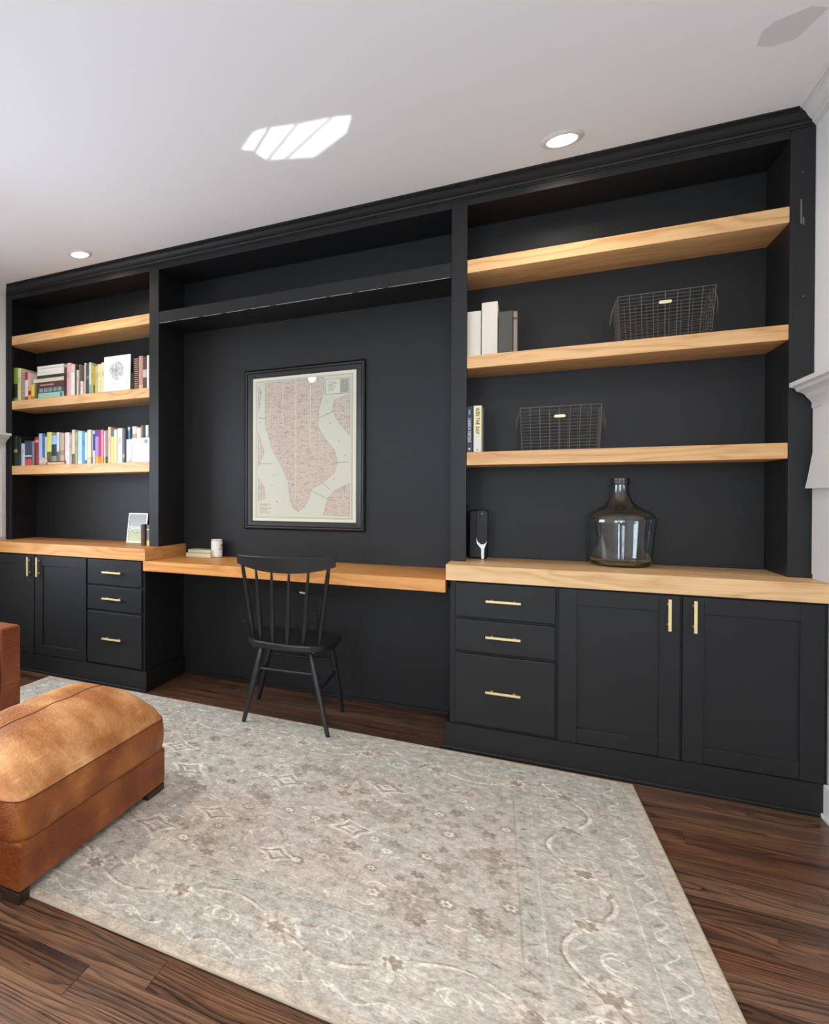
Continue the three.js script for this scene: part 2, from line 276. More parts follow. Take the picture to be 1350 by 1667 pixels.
// worktops and desk: each is glued up from boards
function top(name, label, x0, x1, y0, y1, z0, z1, mat, cuts) {
  const t = thing(name, label, name === 'desk' ? 'desk' : 'worktop', [(x0 + x1) / 2, y0, (z0 + z1) / 2]), w = x1 - x0, h = y1 - y0, d = z1 - z0, n = 5;
  for (let k = 0; k < n; k++) { const a = -d / 2 + d * k / n, r = 0.0006; part('oak_board', span(-w / 2, w / 2, 0, h, a + 0.0001, a + d / n - 0.0001, k === n - 1 ? 0.002 : r, 'x', 1, rr(0, 2), rr(0, 0.5)), mat, t); }
  return t;
}
top('worktop', 'thick oak worktop on the left cabinets, under the small photo frame', XL + 0.001, -2.0775, 0.8335, 0.910, -0.371, 0.2057, oakLeft);
top('worktop', 'thick pale oak worktop on the right cabinets, under the glass carboy', -0.3695, XR - 0.001, 0.8335, 0.910, -0.371, 0.2057, oakTop);
const desk = top('desk', 'long oak desktop spanning the alcove behind the black chair', -2.0935, -0.3707, 0.7705, 0.833, -0.371, 0.2030, oakDesk);
for (const s of [-1, 1]) part('bracket', merge([span(s * 0.838 - 0.012, s * 0.838 + 0.012, -0.003, -0.0003, 0.20, 0.27, 0.001), span(s * 0.838 - 0.012, s * 0.838 + 0.012, -0.012, -0.0033, 0.20, 0.203, 0.001)]), steel, desk);
// base cabinets
function pull(len, upright, parent, x, y, z) {
  const bar = upright ? rbox(0.0105, len, 0.0105, 0.001) : rbox(len, 0.0105, 0.0105, 0.001), list = [bar.clone().translate(0, 0, 0.029)];
  for (const s of [-1, 1]) { const p = new THREE.CylinderGeometry(0.0048, 0.0062, 0.024, 12); p.rotateX(Math.PI / 2); p.translate(upright ? 0 : s * len * 0.32, upright ? s * len * 0.32 : 0, 0.012); list.push(p); }
  return part('handle', merge(list), brass, parent, [x, y, z]);
}
function baseCabinet(label, x0, x1, drawersX, doors, plinthL, plinthR) {
  const cx = (x0 + x1) / 2, t = thing('base_cabinet', label, 'cabinet', [cx, 0, -0.09]), Z = 0.09, zf = 0.172, zd = 0.1905;
  part('carcass', span(x0 - cx, x1 - cx, 0.10, 0.833, -0.371 + Z, zf + Z, 0.0015, 'y'), black, t);
  const [da, db] = drawersX;
  for (const [y0, y1, hy] of [[0.658, 0.827, 0.7445], [0.492, 0.648, 0.573], [0.1395, 0.4815, 0.311]]) {
    const d = part('drawer', span(da - cx, db - cx, y0, y1, zf + Z + 0.0005, zd + Z, 0.005, 'x', 2), black, t);
    pull(0.1435, false, d, (da + db) / 2 - cx - 0.002, hy, zd + Z);
  }
  for (const [a, b, side] of doors) {
    const d = new THREE.Group(); d.name = 'door'; t.add(d); d.position.set((a + b) / 2 - cx, 0, zd + Z);
    const w = b - a, y0 = 0.1315, y1 = 0.825, s = 0.069;
    for (const k of [-1, 1]) part('stile', span(k < 0 ? -w / 2 : w / 2 - s, k < 0 ? -w / 2 + s : w / 2, y0, y1, -0.018, 0, 0.0012, 'y'), black, d);
    part('rail', span(-w / 2 + s + 0.0001, w / 2 - s - 0.0001, y0, y0 + s, -0.018, -0.0001, 0.003), black, d);
    part('rail', span(-w / 2 + s + 0.0001, w / 2 - s - 0.0001, y1 - s, y1, -0.018, -0.0001, 0.0012), black, d);
    part('panel', span(-w / 2 + s - 0.004, w / 2 - s + 0.004, y0 + s - 0.004, y1 - s + 0.004, -0.0165, -0.0095, 0.001, 'y'), black, d);
    pull(0.134, true, d, side * (w / 2 - 0.037), 0.7445, 0);
  }
  const pz = 0.187, ps = new THREE.Shape([[plinthL[0], 0.0006], [plinthR[0], 0.0006], [plinthR[1], 0.1285], [plinthL[1], 0.1285]].map(([x, y]) => new THREE.Vector2(x - cx, y)));
  const pg = new THREE.ExtrudeGeometry(ps, { depth: pz - 0.0005 - zf, bevelEnabled: false }); pg.translate(0, 0, zf + 0.0005 + Z); uvMetres(pg);
  part('plinth', pg, black, t);
  part('shoe_moulding', span(plinthL[0] - cx, plinthR[0] - cx, 0.0006, 0.016, pz + Z + 0.0002, pz + Z + 0.009, 0.005, 'x', 2), black, t);
  return { t, cx, Z };
}
{
  const R = baseCabinet('black shaker base cabinet at the right under the glass carboy', -0.3525, 0.9665, [-0.329, 0.0845], [[0.0945, 0.5215, 1], [0.5305, 0.9545, -1]], [-0.391, -0.356], [0.9665, 0.9665]);
  part('foot', span(-0.352 - R.cx, 0.9665 - R.cx, 0.0005, 0.0997, -0.37 + R.Z, 0.171 + R.Z, 0.001), black, R.t);
  part('side_skirting', span(-0.372 - R.cx, -0.3527 - R.cx, 0.0005, 0.1285, -0.357 + R.Z, 0.171 + R.Z, 0.002), black, R.t);
  const L = baseCabinet('black shaker base cabinet at the left, partly behind the sofa', -3.4245, -2.0955, [-2.5305, -2.112], [[-3.424, -2.9895, 1], [-2.981, -2.5405, -1]], [-3.4245, -3.4245], [-2.0765, -2.0765]);
  part('foot', span(-3.4245 - L.cx, -2.096 - L.cx, 0.0005, 0.0997, -0.37 + L.Z, 0.171 + L.Z, 0.001), black, L.t);
  part('side_skirting', span(-2.0952 - L.cx, -2.0765 - L.cx, 0.0005, 0.1285, -0.357 + L.Z, 0.1718 + L.Z, 0.002), black, L.t);
}
// ------------------------------------------------------------------ rug
{
  const RX0 = -2.815, RX1 = 0.405, RZ0 = 0.232, RZ1 = 2.212, S = 560;  // canvas pixels per metre
  const W = Math.round((RX1 - RX0) * S), H = Math.round((RZ1 - RZ0) * S);
  const c = document.createElement('canvas'); c.width = W; c.height = H; const x = c.getContext('2d');
    {
    const M = (m) => m * S, cols = { ground: '#b7afa3', grey: '#b1aea4', taupe: '#9d9284', dark: '#8c8276', ivory: '#d8d0c3', sage: '#a9a89d', sand: '#c2b7a8' };
    x.fillStyle = cols.ground; x.fillRect(0, 0, W, H);
    const band = (a, b, c) => { x.fillStyle = c; x.fillRect(M(a), M(a), W - 2 * M(a), H - 2 * M(a)); x.fillStyle = cols.ground; x.fillRect(M(b), M(b), W - 2 * M(b), H - 2 * M(b)); };
    band(0, 0.045, '#bcb09f'); band(0.045, 0.049, cols.taupe); band(0.052, 0.145, cols.grey); band(0.145, 0.148, cols.ivory); band(0.152, 0.385, '#b1ada2'); band(0.385, 0.388, cols.ivory); band(0.392, 0.44, cols.grey); band(0.44, 0.446, cols.taupe);
    for (let i = 0; i < 90; i++) { const g = x.createRadialGradient(0, 0, 0, 0, 0, 1), px = rr(0, W), py = rr(0, H), r = rr(60, 220); g.addColorStop(0, rnd() < 0.5 ? 'rgba(172,174,165,.34)' : 'rgba(196,180,164,.38)'); g.addColorStop(1, 'rgba(180,175,165,0)'); x.save(); x.translate(px, py); x.scale(r, r * rr(0.5, 1)); x.fillStyle = g; x.fillRect(-1, -1, 2, 2); x.restore(); }
    x.lineCap = 'round';
    const petal = (px, py, r, n, col, a0 = 0, thin = 0.5) => { x.fillStyle = col; for (let k = 0; k < n; k++) { const a = a0 + k / n * 6.283; x.beginPath(); x.ellipse(px + Math.cos(a) * r * 0.6, py + Math.sin(a) * r * 0.6, r * 0.45, r * 0.45 * thin, a, 0, 7); x.fill(); } };
    const rosette = (px, py, r, a, b) => { petal(px, py, r, 8, a, rr(0, 1), 0.8); petal(px, py, r * 0.6, 6, b, rr(0, 1), 0.7); x.fillStyle = a; x.beginPath(); x.arc(px, py, r * 0.22, 0, 7); x.fill(); };
    const leaf = (px, py, l, a, col) => { x.save(); x.translate(px, py); x.rotate(a); x.fillStyle = col; x.beginPath(); x.moveTo(-l, 0); x.quadraticCurveTo(0, -l * 0.45, l, 0); x.quadraticCurveTo(0, l * 0.45, -l, 0); x.fill(); x.restore(); };
    const diamond = (px, py, r, a) => { x.save(); x.translate(px, py); x.rotate(a); for (const [k, c, w] of [[1, cols.ivory, 7], [0.66, cols.taupe, 5], [0.36, cols.ivory, 5]]) { x.strokeStyle = c; x.lineWidth = w; x.beginPath(); for (let i = 0; i <= 8; i++) { const t = i / 8 * 6.283, q = r * k * (i % 2 ? 0.55 : 1); const X = Math.cos(t) * q * 1.25, Y = Math.sin(t) * q; i ? x.lineTo(X, Y) : x.moveTo(X, Y); } x.stroke(); } x.restore(); };
    // field: rows of small blossoms, leaves and now and then a larger star
    const f0 = M(0.48);
    for (let r = 0, py = f0; py < H - f0; py += M(0.066), r++) for (let px = f0 + (r % 2) * M(0.045); px < W - f0; px += M(0.09)) {
      const jx = px + rr(-14, 14), jy = py + rr(-10, 10), q = rnd();
      if (q < 0.36) petal(jx, jy, rr(10, 19), 5, rnd() < 0.7 ? cols.taupe : cols.dark, rr(0, 6), 0.75);
      else if (q < 0.58) rosette(jx, jy, rr(11, 19), rnd() < 0.5 ? cols.sage : cols.taupe, cols.ivory);
      else if (q < 0.80) for (let k = 0; k < 3; k++) leaf(jx + rr(-14, 14), jy + rr(-10, 10), rr(7, 15), rr(0, 3), rnd() < 0.5 ? cols.taupe : cols.ivory);
      else if (q < 0.86) { x.strokeStyle = cols.ivory; x.lineWidth = 4; x.beginPath(); x.moveTo(jx - 26, jy + 6); x.bezierCurveTo(jx - 8, jy - 24, jx + 8, jy + 24, jx + 28, jy - 4); x.stroke(); }
    }
    for (const [u, v] of [[0.42, 0.33], [0.47, 0.44], [0.36, 0.55], [0.60, 0.38], [0.55, 0.60], [0.70, 0.52], [0.72, 0.30], [0.50, 0.70], [0.30, 0.35], [0.22, 0.5], [0.64, 0.68]]) diamond(u * W, v * H, rr(30, 46), rr(-0.3, 0.3));
    for (let i = 0; i < 36; i++) petal(rr(f0, W - f0), rr(f0, H - f0), rr(22, 34), 6, 'rgba(146,136,124,.6)', rr(0, 6), 0.8);
    // border: a scrolling ivory vine with palmettes, run along all four sides
    const run = (len, put) => {
      const n = Math.max(2, Math.round(len / M(0.62))), L = len / n;
      for (let i = 0; i < n; i++) put(i * L, L, i % 2 ? 1 : -1);
    };
    const side = (len, at) => { // at(s, t): s along, t across from the outer edge, in pixels
      const mid = M(0.268), amp = M(0.075);
      for (const [c, w, o] of [[cols.taupe, 10, 3], [cols.ivory, 7, 0]]) { x.strokeStyle = c; x.lineWidth = w; x.beginPath(); for (let s = M(0.2); s < len - M(0.2); s += 6) { const p = at(s, mid + amp * Math.sin(s / M(0.31) * Math.PI) + o); s < M(0.22) ? x.moveTo(...p) : x.lineTo(...p); } x.stroke(); }
      for (let s = M(0.31), k = 0; s < len - M(0.3); s += M(0.31), k++) {
        const p = at(s, mid + (k % 2 ? 1 : -1) * M(0.012)); rosette(...p, M(0.062), k % 2 ? cols.sage : cols.taupe, cols.ivory); petal(...p, M(0.082), 12, 'rgba(216,208,195,.55)', 0, 0.28); petal(...p, M(0.028), 6, cols.taupe, 0.3, 0.7);
        for (let j = 0; j < 7; j++) { const q = at(s + rr(-M(0.14), M(0.14)), mid + rr(-M(0.095), M(0.095))); leaf(...q, rr(8, 20), rr(0, 3.1), rnd() < 0.6 ? cols.ivory : cols.taupe); }
        x.strokeStyle = cols.ivory; x.lineWidth = 4; for (const d of [-1, 1]) { x.beginPath(); for (let a = 0; a < 4.4; a += 0.3) { const r = M(0.052) * (1 - a / 6), q = at(s + M(0.155) + Math.cos(a) * r * d, mid + (k % 2 ? -1 : 1) * M(0.045) + Math.sin(a) * r); a ? x.lineTo(...q) : x.moveTo(...q); } x.stroke(); }
      }
      for (let s = M(0.12), k = 0; s < len - M(0.1); s += M(0.072), k++) { const p = at(s, M(0.10)); k % 2 ? petal(...p, M(0.022), 5, cols.ivory, 0, 0.6) : leaf(...p, M(0.026), rr(0, 3), cols.taupe); const q = at(s, M(0.416)); k % 2 ? petal(...q, M(0.018), 5, cols.taupe, 0, 0.7) : leaf(...q, M(0.02), rr(0, 3), cols.dark); }
      x.strokeStyle = cols.ivory; x.lineWidth = 3; x.beginPath(); for (let s = M(0.1); s < len - M(0.1); s += 6) { const p = at(s, M(0.10) + M(0.02) * Math.sin(s / M(0.072) * Math.PI)); s < M(0.105) ? x.moveTo(...p) : x.lineTo(...p); } x.stroke();
    };
    side(W, (s, t) => [s, t]); side(W, (s, t) => [s, H - t]); side(H, (s, t) => [t, s]); side(H, (s, t) => [W - t, s]);
  }
  const src = x.getImageData(0, 0, W, H).data;
  const map = texture(W, H, (u, v) => {
    const i = Math.min(W - 1, Math.floor(u * W)), j = Math.min(H - 1, Math.floor(v * H)), k = (j * W + i) * 4;
    const wear = fbm(u * 13, v * 8, 256, 256, 4) - 0.5, weave = vnoise(u * W * 0.30, v * H * 0.42) - 0.5, blotch = fbm(u * 110, v * 70, 256, 256, 3), fl = fbm(u * 150 + 9, v * 95, 256, 256, 3) - 0.5;
    const fade = Math.max(0.42, Math.min(1, 0.66 + (blotch - 0.4) * 2.4)), base = [178 + wear * 16, 170 + wear * 12, 158 + wear * 4];
    const sp = vnoise(u * 620, v * 380) - 0.5, n = weave * 24 + fl * 52 + sp * 26;
    return [mix(base[0], src[k], fade) + n, mix(base[1], src[k + 1], fade) + n, mix(base[2], src[k + 2], fade) + n];
  });
  map.repeat.set(1, 1); map.wrapS = map.wrapT = THREE.ClampToEdgeWrapping;
  const pile = texture(256, 256, (u, v) => { const f = 255 * fbm(u * 64, v * 64, 64, 64, 2); return [f, f, f]; }, false); pile.repeat.set(10, 6);
  const mat = new THREE.MeshStandardMaterial({ map, roughness: 0.95, bumpMap: pile, bumpScale: 0.0012 });
  const t = thing('rug', 'large faded grey beige oriental rug under the ottoman and chair', 'rug', [(RX0 + RX1) / 2, 0, (RZ0 + RZ1) / 2]);
  const w = RX1 - RX0, d = RZ1 - RZ0, g = new RoundedBoxGeometry(w, 0.0075, d, 2, 0.003), p = g.attributes.position, uv = g.attributes.uv;
  g.translate(0, 0.0042, 0);
  for (let i = 0; i < p.count; i++) {   // the short right edge runs slightly askew
    uv.setXY(i, p.getX(i) / w + 0.5, p.getZ(i) / d + 0.5);
    const X = p.getX(i), Zz = p.getZ(i); if (X > 0) p.setX(i, X + 0.045 * (Zz / d * 2));
  }
  part('pile', g, mat, t);
  const edge = plain('#a89b88', 0.95);
  const hem = (a, b) => tube([[a[0], 0.0045, a[1]], [(a[0] + b[0]) / 2, 0.0045, (a[1] + b[1]) / 2], [b[0], 0.0045, b[1]]], 0.0036, 30, 8);
  part('bound_edge', hem([-w / 2, d / 2], [w / 2 + 0.045, d / 2]), edge, t); part('bound_edge', hem([w / 2 - 0.045, -d / 2], [w / 2 + 0.045, d / 2]), edge, t);
  part('bound_edge', hem([-w / 2, -d / 2], [w / 2 - 0.045, -d / 2]), edge, t); part('bound_edge', hem([-w / 2, -d / 2], [-w / 2, d / 2]), edge, t);
}
// ------------------------------------------------------------------ leather ottoman and sofa
const leatherMap = texture(512, 512, (u, v) => {
  const a = fbm(u * 4, v * 4, 4, 4, 4), b = fbm(u * 9 + 3, v * 3, 9, 3, 4), s = Math.pow(Math.max(0, vnoise(u * 5, v * 60, 5, 60) - 0.72) * 3.2, 2), f = fbm(u * 90, v * 90, 90, 90, 2) - 0.5;
  const c = mix3([156, 102, 60], [224, 180, 134], Math.max(0, Math.min(1, (a - 0.5) * 1.8 + 0.5 + (b - 0.5) * 0.9))); return [c[0] + s * 34 + f * 26, c[1] + s * 32 + f * 20, c[2] + s * 26 + f * 14];
});
leatherMap.repeat.set(1.3, 1.3);
const creaseMap = texture(512, 512, (u, v) => { const f = 255 * (0.5 * fbm(u * 100, v * 100, 100, 100, 2) + 0.25 * fbm(u * 6, v * 22, 6, 22, 3) + 0.25 * fbm(u * 3, v * 3, 3, 3, 2)); return [f, f, f]; }, false);
creaseMap.repeat.set(1.6, 1.6);
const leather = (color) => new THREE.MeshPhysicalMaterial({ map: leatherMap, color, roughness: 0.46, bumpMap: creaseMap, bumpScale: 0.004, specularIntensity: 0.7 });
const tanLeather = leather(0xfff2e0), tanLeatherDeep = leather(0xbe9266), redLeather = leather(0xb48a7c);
const darkWood = plain('#2c1b13', 0.45);
function roundRect(w, d, r, n) {       // outline of a rounded rectangle, n points
  const pts = [], P = 2 * (w + d) - 8 * r + 2 * Math.PI * r; for (let i = 0; i < n; i++) {
    let s = i / n * P; const q = [[w - 2 * r, 0], [d - 2 * r, 1], [w - 2 * r, 2], [d - 2 * r, 3]];
    for (const [len, k] of q) {
      const a = k * Math.PI / 2, cxy = [[w / 2 - r, -d / 2 + r], [w / 2 - r, d / 2 - r], [-w / 2 + r, d / 2 - r], [-w / 2 + r, -d / 2 + r]][k], st = [[-w / 2 + r, -d / 2], [w / 2, -d / 2 + r], [w / 2 - r, d / 2], [-w / 2, d / 2 - r]][k], dir = [[1, 0], [0, 1], [-1, 0], [0, -1]][k];
      if (s <= len) { pts.push([st[0] + dir[0] * s, st[1] + dir[1] * s]); break; } s -= len;
      const arc = Math.PI / 2 * r; if (s <= arc) { const b = a - Math.PI / 2 + s / r; pts.push([cxy[0] + Math.cos(b) * r, cxy[1] + Math.sin(b) * r]); break; } s -= arc;
    }
  } return pts;
}
const puff = (a, b) => Math.pow(Math.max(0, (1 - Math.pow(Math.min(1, Math.abs(a)), 3.0)) * (1 - Math.pow(Math.min(1, Math.abs(b)), 6))), 0.75);
function cushion(w, d, r, y0, y1, dome, n = 96, piece = '', bulge = 0.012) {   // boxed cushion: bottom y0, seam y1, domed top
  const o = roundRect(w, d, r, n), rows = [], wob = (x, z) => 0.010 * (fbm(x * 9 + 20, z * 9 + 20, 256, 256, 2) - 0.5);
  rows.push(o.map(() => [0, y0, 0])); rows.push(o.map(([x, z]) => [x * 0.96, y0, z * 0.97]));
  for (const [t, k] of [[0, 0.985], [0.12, 0.998], [0.35, 1.004], [0.65, 1.004], [0.9, 0.998], [1, 0.994]]) rows.push(o.map(([x, z]) => [x * (k + bulge * Math.sin(Math.PI * t)), y0 + (y1 - y0) * t, z * (k + bulge * 0.5 * Math.sin(Math.PI * t))]));
  for (let i = 1; i <= 18; i++) { const s = 1 - i / 18; rows.push(o.map(([x, z]) => { const X = x * s * 0.994, Zz = z * s * 0.994, h = dome * puff(X / (w / 2), Zz / (d / 2)); return [X, y1 + h + wob(X, Zz) * Math.min(1, i / 4), Zz]; })); }
  const P = [], I = []; if (piece === 'band') rows.length = 8; else if (piece === 'top') rows.splice(0, 7); rows.forEach((q) => q.forEach((p) => P.push(...p)));
  for (let a = 0; a < rows.length - 1; a++) for (let b = 0; b < n; b++) { const c = (b + 1) % n, k = a * n; I.push(k + b, k + n + b, k + c, k + c, k + n + b, k + n + c); }
  const g = new THREE.BufferGeometry(); g.setAttribute('position', new THREE.Float32BufferAttribute(P, 3)); g.setIndex(I); g.computeVertexNormals();
  const uv = []; for (let i = 0; i < P.length; i += 3) { const x = P[i], y = P[i + 1], z = P[i + 2], q = y1 + dome - y, ez = Math.pow(Math.min(1, Math.abs(z) / (d / 2)), 8); uv.push(z + Math.sign(z) * q * ez, x + Math.tanh(x * 30) * q); }
  g.setAttribute('uv', new THREE.Float32BufferAttribute(uv, 2)); return g;
}
{
  const t = thing('ottoman', 'worn tan leather ottoman with dark block feet on the rug', 'ottoman', [-1.568, 0, 1.803]), w = 0.498, d = 0.93;
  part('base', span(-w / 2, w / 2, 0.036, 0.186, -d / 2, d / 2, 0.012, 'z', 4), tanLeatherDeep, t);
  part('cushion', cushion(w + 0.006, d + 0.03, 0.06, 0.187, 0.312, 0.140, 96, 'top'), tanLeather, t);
  part('cushion_band', cushion(w + 0.006, d + 0.03, 0.06, 0.187, 0.312, 0.140, 96, 'band'), tanLeatherDeep, t);  // less worn than the top; shade of the sides also put into its tint
  const seamMat = plain('#5a3016', 0.7), dome = (x, z) => 0.312 + 0.140 * puff(x / (w / 2 + 0.003), z / (d / 2 + 0.015));
  const line = []; for (let i = -10; i <= 10; i++) { const z = i / 10 * (d / 2 + 0.005); line.push([0.012, dome(0, z) + 0.0008 + 0.010 * (fbm(0.012 * 9 + 20, z * 9 + 20, 256, 256, 2) - 0.5), z]); }
  part('seam', tube(line, 0.0016, 60, 6), seamMat, t);
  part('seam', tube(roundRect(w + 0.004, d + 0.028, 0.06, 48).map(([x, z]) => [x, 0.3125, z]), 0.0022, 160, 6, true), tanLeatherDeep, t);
  for (const sx of [-1, 1]) for (const sz of [-1, 1]) part('foot', span(sx < 0 ? -w / 2 + 0.003 : w / 2 - 0.075, sx < 0 ? -w / 2 + 0.075 : w / 2 - 0.003, sz < 0 ? 0.0085 : 0.0006, 0.0355, sz > 0 ? d / 2 - 0.053 : -d / 2 + 0.003, sz > 0 ? d / 2 - 0.001 : -d / 2 + 0.14, 0.003), darkWood, t);
}
{
  const t = thing('sofa', 'reddish brown leather sofa arm at the left edge of the rug', 'sofa', [-2.72, 0, 2.1]), X = 2.72, Zo = -2.1;
  part('frame', span(-3.30 + X, -2.235 + X, 0.06, 0.27, 1.2 + Zo, 3.1 + Zo, 0.02, 'z', 3), redLeather, t);
  for (const z of [1.2, 2.94]) { const g = rbox(1.07, 0.525, 0.16, 0.022, 4).clone(); g.translate(-2.765 + X, 0.3235, z + 0.08 + Zo); part('arm', g, redLeather, t); }
  for (const [k, z] of [1.366, 2.152].entries()) { const g = rbox(0.90, 0.215, 0.776, 0.075, 6).clone(); g.translate(-2.645 + X, 0.385, z + 0.389 + Zo); part('seat_cushion', g, tanLeatherDeep, t); }
  for (const z of [1.368, 2.154]) { const g = rbox(0.20, 0.45, 0.772, 0.07, 5).clone(); g.rotateZ(0.12); g.translate(-3.04 + X, 0.74, z + 0.387 + Zo); part('back_cushion', g, redLeather, t); }
  part('back', span(-3.38 + X, -3.19 + X, 0.06, 0.86, 1.2 + Zo, 3.1 + Zo, 0.03, 'z', 4), redLeather, t);
  part('arm_seam', tube([[-2.232 + X, 0.574, 1.215 + Zo], [-2.231 + X, 0.576, 1.28 + Zo], [-2.232 + X, 0.574, 1.345 + Zo]], 0.003, 12, 6), redLeather, t);
  for (const x of [-3.25, -2.33]) for (const z of [1.25, 2.99]) part('foot', span(x + X, x + 0.07 + X, 0.0085, 0.0597, z + Zo, z + 0.07 + Zo, 0.003), darkWood, t);
}
// ------------------------------------------------------------------ chair
{
  const bx = -1.152, bz = 0.15, by = 0.0085, th = 0.05, t = thing('spindle_chair', 'black spindle back wooden chair pushed up to the oak desk', 'chair', [bx, by, bz], th);
  const L = (x, y, z) => { const dx = x - bx, dz = z - bz; return [dx * Math.cos(th) - dz * Math.sin(th), y - by, dx * Math.sin(th) + dz * Math.cos(th)]; };
  // seat: rounded at the back, wide at the front, dished
  const s = new THREE.Shape(), c = L(-1.135, 0, 0.15); const cx = c[0], cz = c[2];
  s.moveTo(-0.150, 0.238); s.quadraticCurveTo(0, 0.285, 0.150, 0.238); s.quadraticCurveTo(0.235, 0.185, 0.243, 0.06); s.lineTo(0.238, -0.13); s.quadraticCurveTo(0.23, -0.185, 0.17, -0.19); s.lineTo(-0.17, -0.19); s.quadraticCurveTo(-0.23, -0.185, -0.238, -0.13); s.lineTo(-0.243, 0.06); s.quadraticCurveTo(-0.235, 0.185, -0.150, 0.238);
  const sg = new THREE.ExtrudeGeometry(s, { depth: 0.018, bevelEnabled: true, bevelThickness: 0.009, bevelSize: 0.009, bevelSegments: 4, curveSegments: 14 }); sg.rotateX(Math.PI / 2); sg.scale(0.955, 1, 0.94);
  sg.translate(cx - 0.012, 0.4605 - by - 0.009, cz - 0.012); part('seat', sg, chairBlack, t);
  // crest rail: curved in plan, deeper in the middle
  const N = 24, P = [], I = [];
  for (let i = 0; i <= N; i++) {
    const u = i / N * 2 - 1, X = -1.112 + u * 0.262, Z = 0.452 - 0.045 * (u * u) + 0.0, yt = 0.929 - 0.004 * (1 - u * u) * 1 + 0.004 * u, yb = 0.8825 - 0.040 * (1 - Math.abs(u) ** 2.2) + 0.003 * u;
    for (const [dz, y] of [[0.010, yb], [0.011, yt - 0.004], [0.006, yt], [-0.006, yt], [-0.011, yt - 0.004], [-0.010, yb]]) P.push(...L(X, y, Z + dz + (y - 0.88) * 0.12));
  }
  for (let i = 0; i < N; i++) for (let k = 0; k < 6; k++) { const a = i * 6 + k, b = i * 6 + (k + 1) % 6; I.push(a, a + 6, b, b, a + 6, b + 6); }
  for (let k = 1; k < 5; k++) { I.push(0, k, k + 1); const e = N * 6; I.push(e, e + k + 1, e + k); }
  const cg = new THREE.BufferGeometry(); cg.setAttribute('position', new THREE.Float32BufferAttribute(P, 3)); cg.setIndex(I); const cn = cg.toNonIndexed(); cn.computeVertexNormals(); uvMetres(cn); part('crest_rail', cn, chairBlack, t);
  const bot = [-1.316, -1.262, -1.186, -1.108, -1.032, -0.962], topx = [-1.346, -1.260, -1.170, -1.076, -0.978, -0.882], bz2 = [0.305, 0.345, 0.372, 0.372, 0.345, 0.305];
  bot.forEach((x, i) => { const u = (topx[i] + 1.112) / 0.262, zt = 0.450 - 0.045 * u * u, yt = 0.8825 - 0.040 * (1 - Math.abs(u) ** 2.2); part('spindle', stick(L(x, 0.45, bz2[i]), L(topx[i], yt + 0.006, zt), i % 5 ? [[0, 0.0065], [0.08, 0.009], [0.26, 0.0138], [0.45, 0.0128], [0.8, 0.0088], [1, 0.0055]] : [[0, 0.0085], [0.25, 0.011], [0.6, 0.0115], [0.9, 0.0105], [1, 0.008]]), chairBlack, t); });
  const leg = [[0, 0.0115], [0.1, 0.0122], [0.45, 0.0152], [0.7, 0.0162], [0.9, 0.0145], [1, 0.0125]];
  const feet = [[-1.347, 0.009, 0.385], [-0.895, 0.009, 0.372], [-1.430, 0.0005, -0.068], [-0.934, 0.0005, -0.092]], tops = [[-1.266, 0.42, 0.322], [-1.006, 0.42, 0.312], [-1.318, 0.42, -0.005], [-0.985, 0.42, -0.02]];
  feet.forEach((f, i) => part('leg', stick(L(...f), L(...tops[i]), leg, 12), chairBlack, t));
  for (const [x, z] of [[-1.292, 0.350], [-0.985, 0.335]]) part('leg_wedge', rbox(0.016, 0.006, 0.010, 0.001), plain('#c9c4bb', 0.6), t, L(x, 0.424, z));
  const on = (i, y) => { const k = (y - feet[i][1]) / (tops[i][1] - feet[i][1]); return L(...feet[i].map((v, j) => v + (tops[i][j] - v) * k)); };
  const bar = [[0, 0.006], [0.15, 0.0072], [0.5, 0.0085], [0.85, 0.0072], [1, 0.006]];
  part('stretcher', stick(on(0, 0.303), on(1, 0.307), bar), chairBlack, t); part('stretcher', stick(on(2, 0.303), on(3, 0.307), bar), chairBlack, t);
  part('stretcher', stick(on(0, 0.225), on(2, 0.24), bar), chairBlack, t); part('stretcher', stick(on(1, 0.225), on(3, 0.24), bar), chairBlack, t);
}
